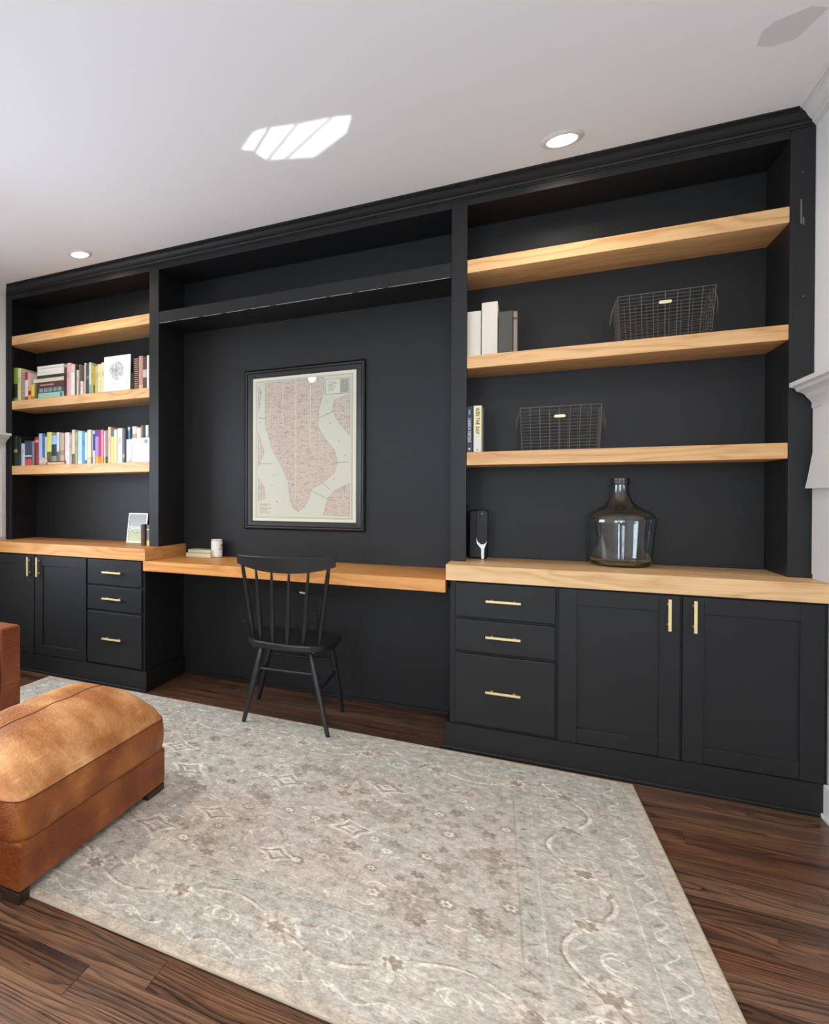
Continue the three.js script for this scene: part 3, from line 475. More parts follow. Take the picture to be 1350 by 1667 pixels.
// ------------------------------------------------------------------ framed map
{
  const x0 = -1.6395, x1 = -0.867, y0 = 1.0245, y1 = 2.0715, w = x1 - x0, h = y1 - y0, t = thing('framed_map', 'black framed antique street map of a city on the alcove wall', 'picture', [(x0 + x1) / 2, y0, -0.371]);
  const prof = [[0, 0], [0, 0.012], [0.004, 0.020], [0.012, 0.0245], [0.020, 0.023], [0.026, 0.016], [0.034, 0.014], [0.052, 0.010], [0.056, 0.006], [0.056, 0]];   // (inwards, out from the wall)
  const side = (len) => { const s = new THREE.Shape(prof.map(([a, b]) => new THREE.Vector2(a, b))), g = new THREE.ExtrudeGeometry(s, { depth: 1, bevelEnabled: false }), p = g.attributes.position; for (let i = 0; i < p.count; i++) { const a = p.getX(i), b = p.getY(i), q = p.getZ(i); p.setXYZ(i, (q - 0.5) * (len - 2 * a), a, b); } const A = p.array; g.computeVertexNormals(); return g; };
  const frameMat = plain('#101113', 0.33);
  const flip = (g) => { const a = g.attributes.position.array; for (let i = 0; i < a.length; i += 9) for (let c = 0; c < 3; c++) { const q = a[i + 3 + c]; a[i + 3 + c] = a[i + 6 + c]; a[i + 6 + c] = q; } g.computeVertexNormals(); return g; };
  part('frame_bar', flip(side(w)), frameMat, t, [0, 0, 0]); part('frame_bar', flip(side(w)), frameMat, t, [0, h, 0], [0, 0, Math.PI]);
  part('frame_bar', flip(side(h)), frameMat, t, [-w / 2, h / 2, 0], [0, 0, -Math.PI / 2]); part('frame_bar', flip(side(h)), frameMat, t, [w / 2, h / 2, 0], [0, 0, Math.PI / 2]);
  const map = canvas(896, 1280, (x, W, H) => { 
    x.fillStyle = '#e4e0ca'; x.fillRect(0, 0, W, H); const m = 30; x.fillStyle = '#d2d2c0'; x.fillRect(m, m, W - 2 * m, H - 2 * m);
    x.strokeStyle = '#8d8a78'; x.lineWidth = 2; x.strokeRect(m, m, W - 2 * m, H - 2 * m); x.strokeRect(m + 8, m + 8, W - 2 * m - 16, H - 2 * m - 16);
    const poly = (pts) => { x.beginPath(); pts.forEach(([a, b], i) => (i ? x.lineTo(a * W, b * H) : x.moveTo(a * W, b * H))); x.closePath(); };
    const main = [[0.13, 0.04], [0.70, 0.035], [0.70, 0.13], [0.66, 0.24], [0.645, 0.36], [0.71, 0.44], [0.80, 0.52], [0.83, 0.60], [0.80, 0.67], [0.70, 0.735], [0.58, 0.78], [0.565, 0.84], [0.52, 0.90], [0.46, 0.93], [0.40, 0.90], [0.375, 0.82], [0.36, 0.72], [0.28, 0.60], [0.20, 0.50], [0.16, 0.40], [0.13, 0.32]];
    const others = [[[0.94, 0.16], [0.80, 0.19], [0.78, 0.26], [0.84, 0.34], [0.94, 0.43]], [[0.94, 0.74], [0.80, 0.79], [0.74, 0.84], [0.70, 0.95], [0.94, 0.955]], [[0.06, 0.06], [0.06, 0.24], [0.09, 0.10]], [[0.06, 0.70], [0.12, 0.76], [0.13, 0.84], [0.06, 0.86]], [[0.06, 0.38], [0.12, 0.52], [0.06, 0.62]]];
    for (const p of [main, ...others]) {
      x.save(); poly(p); x.fillStyle = '#d2c4b3'; x.fill(); x.clip();
      for (let i = 0; i < 260; i++) { x.fillStyle = `rgba(${rnd() < 0.5 ? '188,166,150' : '222,206,186'},${rr(0.15, 0.4)})`; x.fillRect(rr(0, W), rr(0, H), rr(20, 90), rr(8, 34)); }
      x.strokeStyle = 'rgba(120,98,88,.25)'; x.lineWidth = 1.2; for (let y = 0; y < H; y += 7) { x.beginPath(); x.moveTo(0, y + rr(-1, 1)); x.lineTo(W, y + 4 * Math.sin(y) + 3); x.stroke(); } x.lineWidth = 2; for (let a = 0; a < W; a += 24) { x.beginPath(); x.moveTo(a, 0); x.lineTo(a + 14, H); x.stroke(); }
      x.fillStyle = 'rgba(84,68,62,.42)'; for (let i = 0; i < 2600; i++) x.fillRect(rr(0, W), rr(0, H), rr(3, 26), 3);
      for (const [a, b] of [[0.30, 0.34], [0.43, 0.85], [0.57, 0.5]]) { x.fillStyle = 'rgba(226,212,188,.8)'; x.fillRect(a * W, 0, 7, b * H); }
      x.restore(); poly(p); x.strokeStyle = 'rgba(110,100,88,.7)'; x.lineWidth = 2; x.stroke();
    }
    x.strokeStyle = 'rgba(110,112,100,.8)'; x.lineWidth = 4; for (const [a, b, c, d] of [[0.56, 0.78, 0.76, 0.85], [0.70, 0.74, 0.76, 0.78], [0.66, 0.30, 0.79, 0.265], [0.05, 0.275, 0.14, 0.285], [0.80, 0.605, 0.93, 0.60], [0.06, 0.60, 0.20, 0.60]]) { x.beginPath(); x.moveTo(a * W, b * H); x.lineTo(c * W, d * H); x.stroke(); }
    x.fillStyle = '#d9d8c6'; x.fillRect(0.715 * W, 0.05 * H, 0.225 * W, 0.10 * H); x.strokeStyle = '#8d8a78'; x.strokeRect(0.715 * W, 0.05 * H, 0.225 * W, 0.10 * H); x.fillStyle = '#a9a796'; x.fillRect(0.85 * W, 0.055 * H, 0.08 * W, 0.09 * H); x.fillStyle = '#8b8878'; for (let i = 0; i < 8; i++) x.fillRect(0.74 * W, (0.065 + i * 0.009) * H, rr(0.05, 0.09) * W, 3); for (let i = 0; i < 60; i++) { x.fillStyle = 'rgba(70,70,64,.5)'; x.fillRect(rr(0.855, 0.92) * W, rr(0.058, 0.14) * H, 8, 3); }
    x.fillStyle = '#d9d3bc'; x.fillRect(0.055 * W, 0.87 * H, 0.17 * W, 0.08 * H); x.fillStyle = '#8f8a78'; for (let i = 0; i < 9; i++) x.fillRect(0.07 * W, (0.877 + i * 0.008) * H, rr(0.07, 0.13) * W, 3);
    x.fillStyle = 'rgba(110,112,104,.8)'; for (const [a, b] of [[0.08, 0.10], [0.07, 0.18], [0.07, 0.31], [0.73, 0.20], [0.74, 0.28], [0.76, 0.34], [0.84, 0.46], [0.9, 0.56], [0.22, 0.68], [0.2, 0.75], [0.25, 0.86], [0.8, 0.71]]) { x.beginPath(); x.arc(a * W, b * H, 5, 0, 7); x.fill(); }
   });
  const pw = w - 0.108, ph = h - 0.108, pg = new THREE.BoxGeometry(pw, ph, 0.002);
  part('map_print', pg, new THREE.MeshStandardMaterial({ map, roughness: 0.85 }), t, [0, h / 2, 0.004]);
  part('glass', rbox(pw, ph, 0.0015, 0.0003), pane, t, [0, h / 2, 0.0068]);
}
// ------------------------------------------------------------------ glass carboy
{
  const t = thing('glass_carboy', 'large pale aqua glass carboy on the right oak worktop', 'bottle', [0.349, 0.9105, -0.178]);
  const out = [[0.0001, 0.012], [0.06, 0.008], [0.098, 0.0], [0.112, 0.004], [0.121, 0.016], [0.1245, 0.035], [0.128, 0.08], [0.1325, 0.14], [0.1385, 0.195], [0.1405, 0.212], [0.1385, 0.230], [0.130, 0.248], [0.114, 0.263], [0.092, 0.276], [0.070, 0.288], [0.054, 0.302], [0.044, 0.320], [0.0385, 0.338], [0.0350, 0.360], [0.0335, 0.388], [0.0335, 0.396], [0.0392, 0.399], [0.0392, 0.406], [0.0345, 0.409], [0.0375, 0.412], [0.0375, 0.420], [0.034, 0.4225]];
  const inn = [[0.0285, 0.4225], [0.0285, 0.40], [0.030, 0.36], [0.0335, 0.338], [0.039, 0.320], [0.049, 0.303], [0.066, 0.288], [0.089, 0.2745], [0.111, 0.261], [0.1265, 0.246], [0.1345, 0.229], [0.1365, 0.212], [0.1345, 0.195], [0.1285, 0.14], [0.124, 0.08], [0.1205, 0.036], [0.116, 0.021], [0.107, 0.013], [0.092, 0.011], [0.06, 0.017], [0.0001, 0.024]];
  const smooth = (a, n) => { const cv = new THREE.SplineCurve(a.map((p) => new THREE.Vector2(...p))); return cv.getPoints(n).map((p) => new THREE.Vector2(Math.max(p.x, 0.0001), p.y)); };
  const o1 = smooth(out.slice(0, 20), 90), o2 = out.slice(20).map((p) => new THREE.Vector2(...p)), i1 = smooth(inn, 90);
  const g = new THREE.LatheGeometry([...o1, ...o2, ...i1], 72);
  part('glass_body', g, new THREE.MeshPhysicalMaterial({ color: 0xffffff, transmission: 1, thickness: 0.01, roughness: 0.02, ior: 1.5, attenuationColor: new THREE.Color(0.60, 0.80, 0.77), attenuationDistance: 0.045 }), t);
}
// ------------------------------------------------------------------ wire baskets
const wireMat = plain('#64615c', 0.5, { metalness: 0.3 });
function basket(label, x0, x1, y0, y1, z0, z1, taper) {
  const t = thing('wire_basket', label, 'basket', [(x0 + x1) / 2, y0, (z0 + z1) / 2], 0, 'black wire baskets'), W = (x1 - x0) / 2, D = (z1 - z0) / 2, H = y1 - y0 - 0.004;
  const at = (sx, sz, k) => [sx * (W - taper * (1 - k)), 0.002 + H * k, sz * (D - taper * (1 - k))];
  const wire = (a, b, r, name = 'wire') => part(name, stick(a, b, [[0, r], [1, r]], 5), wireMat, t);
  const nx = 8, nz = 4, ny = 13;
  for (const sz of [1, -1]) for (let i = 0; i <= nx; i++) { const s = i / nx * 2 - 1; wire(at(s, sz, 0), at(s, sz, 1), 0.0013); }
  for (const sx of [1, -1]) for (let i = 1; i < nz; i++) { const s = i / nz * 2 - 1; wire(at(sx, s, 0), at(sx, s, 1), 0.0013); }
  for (let k = 0; k <= ny; k++) { const q = k / ny, r = k === ny ? 0.0019 : 0.001, wob = () => 0; for (const [a, b] of [[[-1, 1], [1, 1]], [[-1, -1], [1, -1]], [[-1, -1], [-1, 1]], [[1, -1], [1, 1]]]) wire(at(...a, q), at(...b, q), r, k === ny ? 'rim' : 'wire'); }
  for (let i = 1; i < nx; i++) { const s = i / nx * 2 - 1; wire(at(s, -1, 0), at(s, 1, 0), 0.001); }
  for (const sx of [1, -1]) part('handle', tube([[sx * (W + 0.001), H * 0.97, -0.055], [sx * (W + 0.013), H * 0.80, -0.05], [sx * (W + 0.018), H * 0.55, -0.03], [sx * (W + 0.018), H * 0.52, 0.03], [sx * (W + 0.013), H * 0.80, 0.05], [sx * (W + 0.001), H * 0.97, 0.055]], 0.0019, 40, 6), wireMat, t);
  const pl = new THREE.Shape(); pl.absarc(-0.016, 0, 0.0062, Math.PI / 2, Math.PI * 1.5); pl.absarc(0.016, 0, 0.0062, -Math.PI / 2, Math.PI / 2);
  part('label_plate', new THREE.ExtrudeGeometry(pl, { depth: 0.0025, bevelEnabled: true, bevelSize: 0.001, bevelThickness: 0.0008, bevelSegments: 2 }), plain('#e8dcae', 0.4, { metalness: 0.25 }), t, [0, H * 0.78, D - 0.001]);
}
basket('black wire basket with a pale label plate, on the same shelf as the binders', 0.322, 0.668, 1.9609, 2.172, -0.245, -0.03, 0.012);
basket('black wire basket with a pale label plate, on the shelf above the carboy', -0.064, 0.266, 1.4699, 1.683, -0.245, -0.03, 0.008);
// ------------------------------------------------------------------ books
const darker = (hex, k) => '#' + new THREE.Color(hex).multiplyScalar(k).getHexString();
const spineText = {
  church: canvas(64, 512, (x, w, h) => { x.fillStyle = '#3a4152'; x.fillRect(0, 0, w, h); x.fillStyle = '#dfe3ec'; x.textAlign = 'center'; x.textBaseline = 'middle'; x.save(); x.translate(w / 2, h * 0.52); x.rotate(Math.PI / 2); x.font = 'bold 44px sans-serif'; x.fillText('CHURCH UNIQUE', 0, 0, h * 0.54); x.restore(); x.fillStyle = '#9aa2b4'; x.fillRect(w * 0.36, h * 0.07, w * 0.28, h * 0.11); x.fillStyle = '#eef0f2'; x.beginPath(); x.arc(w / 2, h * 0.93, 12, 0, 7); x.fill(); }),
  win: canvas(64, 512, (x, w, h) => { x.fillStyle = '#e6dfae'; x.fillRect(0, 0, w, h); x.fillStyle = '#d9d8c8'; x.fillRect(0, h * 0.63, w, h * 0.37); x.fillStyle = '#3c3a14'; x.textAlign = 'center'; x.textBaseline = 'middle'; x.translate(w / 2, h * 0.33); x.rotate(Math.PI / 2); x.font = 'bold 46px sans-serif'; x.fillText('WIN THE DAY', 0, 0, h * 0.58); x.rotate(-Math.PI / 2); x.fillStyle = '#555'; x.fillRect(-8, h * 0.62, 14, 10); }),
};
// a bound book standing upright with its spine to the room; origin under the spine's middle
function uprightBook(t, w, h, d, color, opt = '', textMap) {
  const cm = plain(color, 0.55), c = Math.min(0.0022, w * 0.16);
  if (opt.startsWith('spiral')) {
    part('cover', merge([span(-w / 2, -w / 2 + c, 0.0005, h, -d, -0.006, 0.0004), span(w / 2 - c, w / 2, 0.0005, h, -d, -0.006, 0.0004)]), cm, t);
    part('pages', span(-w / 2 + c + 0.0003, w / 2 - c - 0.0003, 0.003, h - 0.004, -d + 0.003, -0.008, 0.0004), plain(darker(color, 0.55), 0.8), t);
    const rings = []; for (let k = 0; k < 15; k++) { const g = new THREE.TorusGeometry(w * 0.40, 0.0016, 5, 14); g.rotateX(Math.PI / 2); g.translate(0, h * (k + 0.7) / 15.4, -w * 0.42); rings.push(g); }
    part('spiral_binding', merge(rings), plain('#e6dfd4', 0.4), t);
    return;
  }
  // rounded spine plus two boards
  const s = new THREE.Shape(), b = Math.min(0.004, w * 0.12); s.moveTo(-w / 2, -d); s.lineTo(-w / 2, -b); s.quadraticCurveTo(0, b, w / 2, -b); s.lineTo(w / 2, -d); s.lineTo(w / 2 - c, -d); s.lineTo(w / 2 - c, -b - c); s.lineTo(-w / 2 + c, -b - c); s.lineTo(-w / 2 + c, -d); s.closePath();
  const g = new THREE.ExtrudeGeometry(s, { depth: h - 0.0004, bevelEnabled: false, curveSegments: 4 }); g.rotateX(-Math.PI / 2); g.scale(1, 1, -1);
  { const a = g.attributes.position.array; for (let i = 0; i < a.length; i += 9) for (let q = 0; q < 3; q++) { const v = a[i + 3 + q]; a[i + 3 + q] = a[i + 6 + q]; a[i + 6 + q] = v; } g.computeVertexNormals(); g.translate(0, 0.0003, 0); }
  part('cover', g, cm, t);
  part('pages', span(-w / 2 + c + 0.0002, w / 2 - c - 0.0002, 0.004, h - 0.004, -d + 0.004, -b - c - 0.0003, 0.0004), paper, t);
  const strip = (y0, y1, col, width = 1) => { const q = new THREE.Shape(), W2 = w * width / 2 - 0.0001, f = (k) => b * (1 - 2 * k * k) * 0.5 - b * 0.5 * 0 - (1 - 0) * 0; q.moveTo(-W2, -b * (width === 1 ? 1 : 0.55) - 0.001); for (let i = 0; i <= 6; i++) { const u = (i / 6 * 2 - 1) * width, z = b * (0 - u * u) * 1 + 0.0; q.lineTo(u * w / 2 * 0.999, z + 0.0005); } q.lineTo(W2, -b * (width === 1 ? 1 : 0.55) - 0.001); const e = new THREE.ExtrudeGeometry(q, { depth: y1 - y0, bevelEnabled: false }); e.rotateX(-Math.PI / 2); e.scale(1, 1, -1); const a = e.attributes.position.array; for (let i = 0; i < a.length; i += 9) for (let r = 0; r < 3; r++) { const v = a[i + 3 + r]; a[i + 3 + r] = a[i + 6 + r]; a[i + 6 + r] = v; } e.computeVertexNormals(); e.translate(0, y0, 0); part('spine_band', e, plain(col, 0.55), t); };
  for (const o of opt.split('|')) { const f = o.split(':'); if (f[0] === 'top') strip(h * (1 - +f[2]), h * 0.998, f[1]); else if (f[0] === 'bot') strip(h * 0.003, h * +f[2], f[1]); else if (f[0] === 'mid') { strip(h * +f[3], h * Math.min(0.97, +f[3] + +f[2]), f[1]); } }
  if (!opt && !textMap && w > 0.016) { strip(h * 0.55, h * 0.72, darker(color, 0.72), 0.5); }
  if (textMap) { const q = new THREE.BoxGeometry(w * 0.94, h * 0.985, 0.0006); q.translate(0, h / 2, 0.0006); part('printed_spine', q, new THREE.MeshStandardMaterial({ map: textMap, roughness: 0.55 }), t); }
}
const row = (y, group, list) => { for (const [label, color, opt, x0, w, h, d, z] of list) { const t = thing('book', label, 'book', [x0 + w / 2, y, z], 0, group); uprightBook(t, w, h, d, color, opt); } };
row(1.9607, 'books in the upper row of the left bookcase', [
  ['green book with a dark band, leftmost upright on the upper book shelf', '#6f9a35', 'green|mid:#14200c:.42:.1', -3.373, 0.0444, 0.254, 0.20, -0.025],
  ['pale yellow book between the green book and the spiral cookbook', '#d9d29a', '', -3.327, 0.0324, 0.246, 0.19, -0.020],
  ['beige spiral-bound book with a dark dotted spine, near the left end', '#cbb9a4', 'spiral', -3.288, 0.0374, 0.218, 0.17, -0.015],
  ['white and red book right of the dotted spiral book', '#e9d9d2', 'top:#c22038:.28|bot:#a03030:.12', -3.249, 0.0284, 0.207, 0.15, -0.015],
  ['short red and gold booklet left of the small yellow book', '#d5a64a', 'mid:#8a2b22:.3:.35', -3.215, 0.0284, 0.099, 0.11, -0.010],
  ['short yellow book left of the leaning stack of books', '#e3c25c', 'bot:#b5762a:.2', -3.185, 0.0314, 0.110, 0.11, -0.010],
  ['thin olive booklet against the left side of the horizontal stack', '#6d6a2a', '', -3.153, 0.0160, 0.102, 0.11, -0.012],
  ['thin dark maroon book standing right of the horizontal stack', '#4c2527', '', -2.881, 0.0174, 0.205, 0.15, -0.020],
  ['pink book standing right of the horizontal stack', '#dcb0b4', '', -2.862, 0.0334, 0.236, 0.17, -0.020],
  ['cream book beside the pink book, upper book shelf', '#ece3da', 'top:#e8c4c4:.25', -2.827, 0.0334, 0.221, 0.17, -0.020],
  ['thin dark olive book right of the cream and pink books', '#3e3a2c', '', -2.793, 0.0090, 0.219, 0.18, -0.030],
  ['pale grey slim book left of the short pink booklet', '#c9c4bb', '', -2.775, 0.0174, 0.179, 0.16, -0.020],
  ['grey brown slim book behind the short pink booklet', '#8b8178', '', -2.757, 0.0060, 0.219, 0.17, -0.030],
  ['short pale pink booklet at the front of the upper book row', '#e6c9c6', '', -2.734, 0.0224, 0.093, 0.11, -0.010],
  ['tall white slim book left of the dark grey book', '#efe9e0', '', -2.711, 0.0060, 0.224, 0.17, -0.030],
  ['dark grey book with lighter lettering on upper shelf', '#4a4744', 'mid:#77706a:.1:.5', -2.704, 0.0270, 0.218, 0.17, -0.035],
  ['thin pale blue book left of the mustard book', '#cfdadc', 'bot:#7fb4b4:.3', -2.672, 0.0154, 0.223, 0.18, -0.030],
  ['thin khaki book touching the mustard book', '#b7a75e', '', -2.648, 0.0174, 0.201, 0.16, -0.020],
  ['mustard yellow slim book in the middle of the upper book row', '#c89f26', 'bot:#5d5720:.3', -2.629, 0.0144, 0.193, 0.16, -0.020],
  ['pale sage green slim book right of the mustard book', '#b9bd8c', '', -2.613, 0.0184, 0.189, 0.16, -0.020],
  ['pale yellow cream book, second left of the white print', '#e6d79b', '', -2.593, 0.0284, 0.200, 0.16, -0.020],
  ['cream book touching the left edge of the white print', '#e7d3ae', '', -2.563, 0.0304, 0.209, 0.16, -0.020],
  ['small olive green book just right of the white print', '#5f6a3a', 'bot:#9a6a3a:.4', -2.325, 0.0144, 0.115, 0.12, -0.030],
  ['dark brown spiral-bound notebook right of the white print', '#6a4a3e', 'spiral', -2.303, 0.0434, 0.214, 0.18, -0.020],
  ['dusty rose book right of the brown spiral notebook', '#c08f80', 'bot:#d8b98a:.12', -2.258, 0.0304, 0.220, 0.18, -0.020],
  ['dark brown ornate book near the right end, upper book shelf', '#5b3c3a', 'mid:#c9b2a8:.25:.35', -2.226, 0.0294, 0.210, 0.17, -0.020],
  ['slim white book at the right end of the upper shelf', '#f0e9df', '', -2.195, 0.0154, 0.218, 0.18, -0.020],
]);
row(1.4697, 'books in the lower row of the left bookcase', [
  ['dark green book with gold ornament, leftmost on the lower book shelf', '#22301f', 'mid:#b59a55:.1:.45', -3.371, 0.0394, 0.227, 0.19, -0.025],
  ['blackish green book, second on the lower book shelf', '#1c2523', 'bot:#1d3a30:.4', -3.330, 0.0364, 0.210, 0.19, -0.020],
  ['short pale lavender book left of the navy set', '#c3c9df', '', -3.283, 0.0344, 0.165, 0.15, -0.010],
  ['first slim navy volume of the matching navy set with red labels', '#3d4a63', 'mid:#d9dbe4:.06:.35|bot:#d4545a:.26', -3.248, 0.0190, 0.185, 0.16, -0.012],
  ['middle slim navy volume of the matching navy set with red labels', '#3d4a63', 'mid:#d9dbe4:.06:.35|bot:#d4545a:.26', -3.227, 0.0214, 0.184, 0.16, -0.012],
  ['last slim navy volume of the matching navy set, beside grey book', '#3d4a63', 'mid:#d9dbe4:.06:.35|bot:#d4545a:.26', -3.204, 0.0214, 0.183, 0.16, -0.012],
  ['grey slim book between the navy set and the red book', '#7d8488', 'bot:#8a7a6a:.2', -3.182, 0.0210, 0.180, 0.16, -0.015],
  ['dark red book on the lower book shelf', '#8e2b30', 'mid:#d88a84:.1:.8', -3.160, 0.0370, 0.210, 0.16, -0.020],
  ['light blue book right of the red book', '#a9c3e0', 'bot:#9fb27c:.2', -3.121, 0.0314, 0.234, 0.17, -0.020],
  ['mid blue book touching the light blue book', '#4d6a9a', '', -3.088, 0.0244, 0.232, 0.17, -0.020],
  ['thin pale green book left of the yellow green book', '#cfdcc0', '', -3.061, 0.0154, 0.207, 0.17, -0.020],
  ['yellow green book with a darker foot, lower book shelf', '#d6d878', 'bot:#5a5a30:.4', -3.044, 0.0414, 0.239, 0.18, -0.020],
  ['dark book with a sky blue top, lower book shelf', '#22332e', 'top:#9cc3e0:.3|bot:#8a908c:.3', -3.001, 0.0454, 0.213, 0.18, -0.020],
  ['slim bluish white book right of the sky topped book', '#c9d3e2', 'bot:#6b625a:.4', -2.954, 0.0224, 0.235, 0.18, -0.020],
  ['tan book on the lower shelf behind the little flat box', '#bfae92', 'mid:#9a8a6e:.15:.3', -2.925, 0.0384, 0.227, 0.18, -0.020],
  ['pinkish white book right of the flat tan box', '#e4d6d8', 'mid:#f4ecec:.1:.3', -2.878, 0.0384, 0.229, 0.17, -0.020],
  ['thin stone grey book left of the tall cream book', '#b9b6aa', '', -2.838, 0.0194, 0.210, 0.17, -0.020],
  ['tall cream slim book left of the light blue book pair', '#ded2b4', 'bot:#6f6550:.3', -2.816, 0.0254, 0.246, 0.18, -0.020],
  ['thin khaki grey book just left of the wide light blue book', '#b0a98b', '', -2.790, 0.0200, 0.226, 0.18, -0.025],
  ['wide light blue book in the middle of the lower shelf', '#b9d7e6', 'bot:#e6e6e2:.08', -2.764, 0.0364, 0.234, 0.18, -0.020],
  ['medium blue book right of the wide light blue book', '#5e9cc0', '', -2.726, 0.0224, 0.230, 0.18, -0.020],
  ['thin mint book right of the medium blue book', '#cfe0d4', 'bot:#4a8a94:.12', -2.702, 0.0184, 0.221, 0.18, -0.020],
  ['cream book in the middle, between mint and navy books', '#e9dcc6', 'bot:#d8c9ae:.2', -2.682, 0.0314, 0.239, 0.18, -0.020],
  ['thin grey green book right of the middle cream book', '#b3b2a4', 'bot:#8a7466:.2', -2.650, 0.0110, 0.232, 0.18, -0.030],
  ['thin indigo book left of the violet book', '#3d3f8a', 'bot:#e2e2d4:.4|top:#c9d6dc:.1', -2.630, 0.0144, 0.230, 0.18, -0.020],
  ['violet book with an orange foot', '#a790d0', 'top:#5a4f9a:.2|bot:#d9a24a:.22', -2.614, 0.0284, 0.235, 0.18, -0.020],
  ['crimson book with an orange foot', '#b8325c', 'bot:#c98a20:.2', -2.584, 0.0194, 0.234, 0.18, -0.020],
  ['pink book with an orange foot, lower book shelf', '#ee8fb4', 'bot:#e09a3a:.2', -2.563, 0.0174, 0.233, 0.18, -0.020],
  ['thin light grey book right of the pink book', '#cfccc6', 'bot:#c9c070:.2', -2.545, 0.0150, 0.223, 0.18, -0.025],
  ['mauve brown slim book left of the tall peach book', '#a3847c', 'bot:#5a2f2a:.2', -2.528, 0.0174, 0.228, 0.18, -0.025],
  ['tall peach slim book standing above its neighbours', '#efc9aa', '', -2.505, 0.0214, 0.249, 0.19, -0.020],
  ['yellow book with a teal top', '#ecd488', 'top:#4f7a72:.2', -2.481, 0.0234, 0.227, 0.18, -0.020],
  ['pale yellow book right of the teal topped yellow book', '#f1e2a2', 'top:#f0e9d6:.15', -2.456, 0.0224, 0.228, 0.18, -0.020],
  ['wide white book left of the grey slim books', '#dfe2e0', '', -2.429, 0.0384, 0.236, 0.19, -0.020],
  ['grey slim book right of the wide white book', '#77747c', 'mid:#bdb4c0:.1:.15', -2.390, 0.0160, 0.233, 0.18, -0.025],
  ['very thin charcoal book left of the blue book', '#3a3c44', '', -2.373, 0.0080, 0.222, 0.17, -0.030],
  ['blue book standing behind the short white book', '#88b4e0', 'top:#e6eef6:.1', -2.364, 0.0140, 0.245, 0.15, -0.055],
  ['thin dark teal book right of the blue book', '#1f3a4a', '', -2.348, 0.0124, 0.240, 0.15, -0.055],
  ['short white book standing in front of the blue book', '#dfe6ee', 'bot:#c9c6c0:.1', -2.352, 0.0394, 0.157, 0.04, -0.012],
  ['cream patterned book behind the white card', '#e0d6c8', 'mid:#b7a49a:.2:.6', -2.325, 0.0354, 0.245, 0.16, -0.045],
  ['ivory book behind the white card', '#ece0c8', 'mid:#c9b18a:.2:.2', -2.288, 0.0314, 0.235, 0.16, -0.045],
  ['taupe slim book behind the white card', '#8d7a70', '', -2.255, 0.0144, 0.249, 0.16, -0.045],
  ['dark brown slim book behind the white card', '#4a3a38', '', -2.239, 0.0174, 0.248, 0.16, -0.045],
  ['slim white book at the right end, behind the white card', '#e6e4df', '', -2.220, 0.0224, 0.248, 0.16, -0.045],
]);
// books lying flat: origin under the middle of the spine
function flatBook(label, color, w, h, d, pos, turn, group, opt) {
  const t = thing('book', label, 'book', pos, turn, group), cm = plain(color, 0.55), c = Math.min(0.0022, h * 0.15);
  part('cover', merge([span(-w / 2, w / 2, 0.0002, c, -d, 0, 0.0004), span(-w / 2, w / 2, h - c, h - 0.0002, -d, 0, 0.0004), span(-w / 2, w / 2, c, h - c, -c, 0, 0.0004)]), cm, t);
  part('pages', span(-w / 2 + 0.003, w / 2 - 0.003, c + 0.0002, h - c - 0.0002, -d + 0.003, -c - 0.0003, 0.0004), paper, t);
  if (opt) for (const [a, b, col, k0, k1] of opt) part('spine_band', span(-w / 2 + a * w, -w / 2 + b * w, h * (k0 ?? 0.1), h * (k1 ?? 0.9), 0.0001, 0.0007, 0.0002), plain(col, 0.6), t);
}
{
  const G = 'books lying flat in the stack on the upper book shelf', x = -3.014; let y = 1.9607;
  const st = [
    ['mint green book at the bottom of the horizontal stack', '#9fd0bd', 0.238, 0.042, [[0.86, 0.95, '#4a8a80']]], ['dark teal patterned book, second from the bottom of the stack', '#3a555c', 0.238, 0.036, [[0.06, 0.2, '#8a9a9c'], [0.24, 0.38, '#8a9a9c'], [0.42, 0.56, '#8a9a9c'], [0.6, 0.74, '#8a9a9c'], [0.78, 0.92, '#8a9a9c']]], ['maroon book with pale lettering in the middle of the stack', '#5e3434', 0.252, 0.042, [[0.12, 0.62, '#b99a92', 0.4, 0.62]]],
    ['cream book above the maroon book in the stack', '#d8d0bd', 0.285, 0.028, null], ['dark green book near the top of the horizontal stack', '#2f3a2c', 0.255, 0.022, null], ['white book, lowest of three white books topping the stack', '#e3e1d8', 0.246, 0.026, null], ['white book, middle of three white books topping the stack', '#eceae3', 0.244, 0.024, null], ['white book on the very top of the horizontal stack', '#e6e4dc', 0.244, 0.020, null]];
  st.forEach(([l, c, w, h, o], i) => { flatBook(l, c, w, h - 0.0006, 0.17 - (i % 3) * 0.006, [x + (w === 0.285 ? -0.02 : 0) + rr(-0.003, 0.003), y, -0.028 + (i % 2) * 0.003], 0, G, o); y += h; });
  flatBook('cream book at the bottom of the pair lying on the desk', '#d9d0ae', 0.178, 0.026, 0.12, [-1.915, 0.8332, -0.225], 0.03, 'books lying on the desk');
  flatBook('cream book on top of the pair lying on the desk', '#cfc8a4', 0.166, 0.022, 0.115, [-1.908, 0.8599, -0.228], -0.02, 'books lying on the desk', [[0, 1, '#8a8060', 0.0, 0.12]]);
}
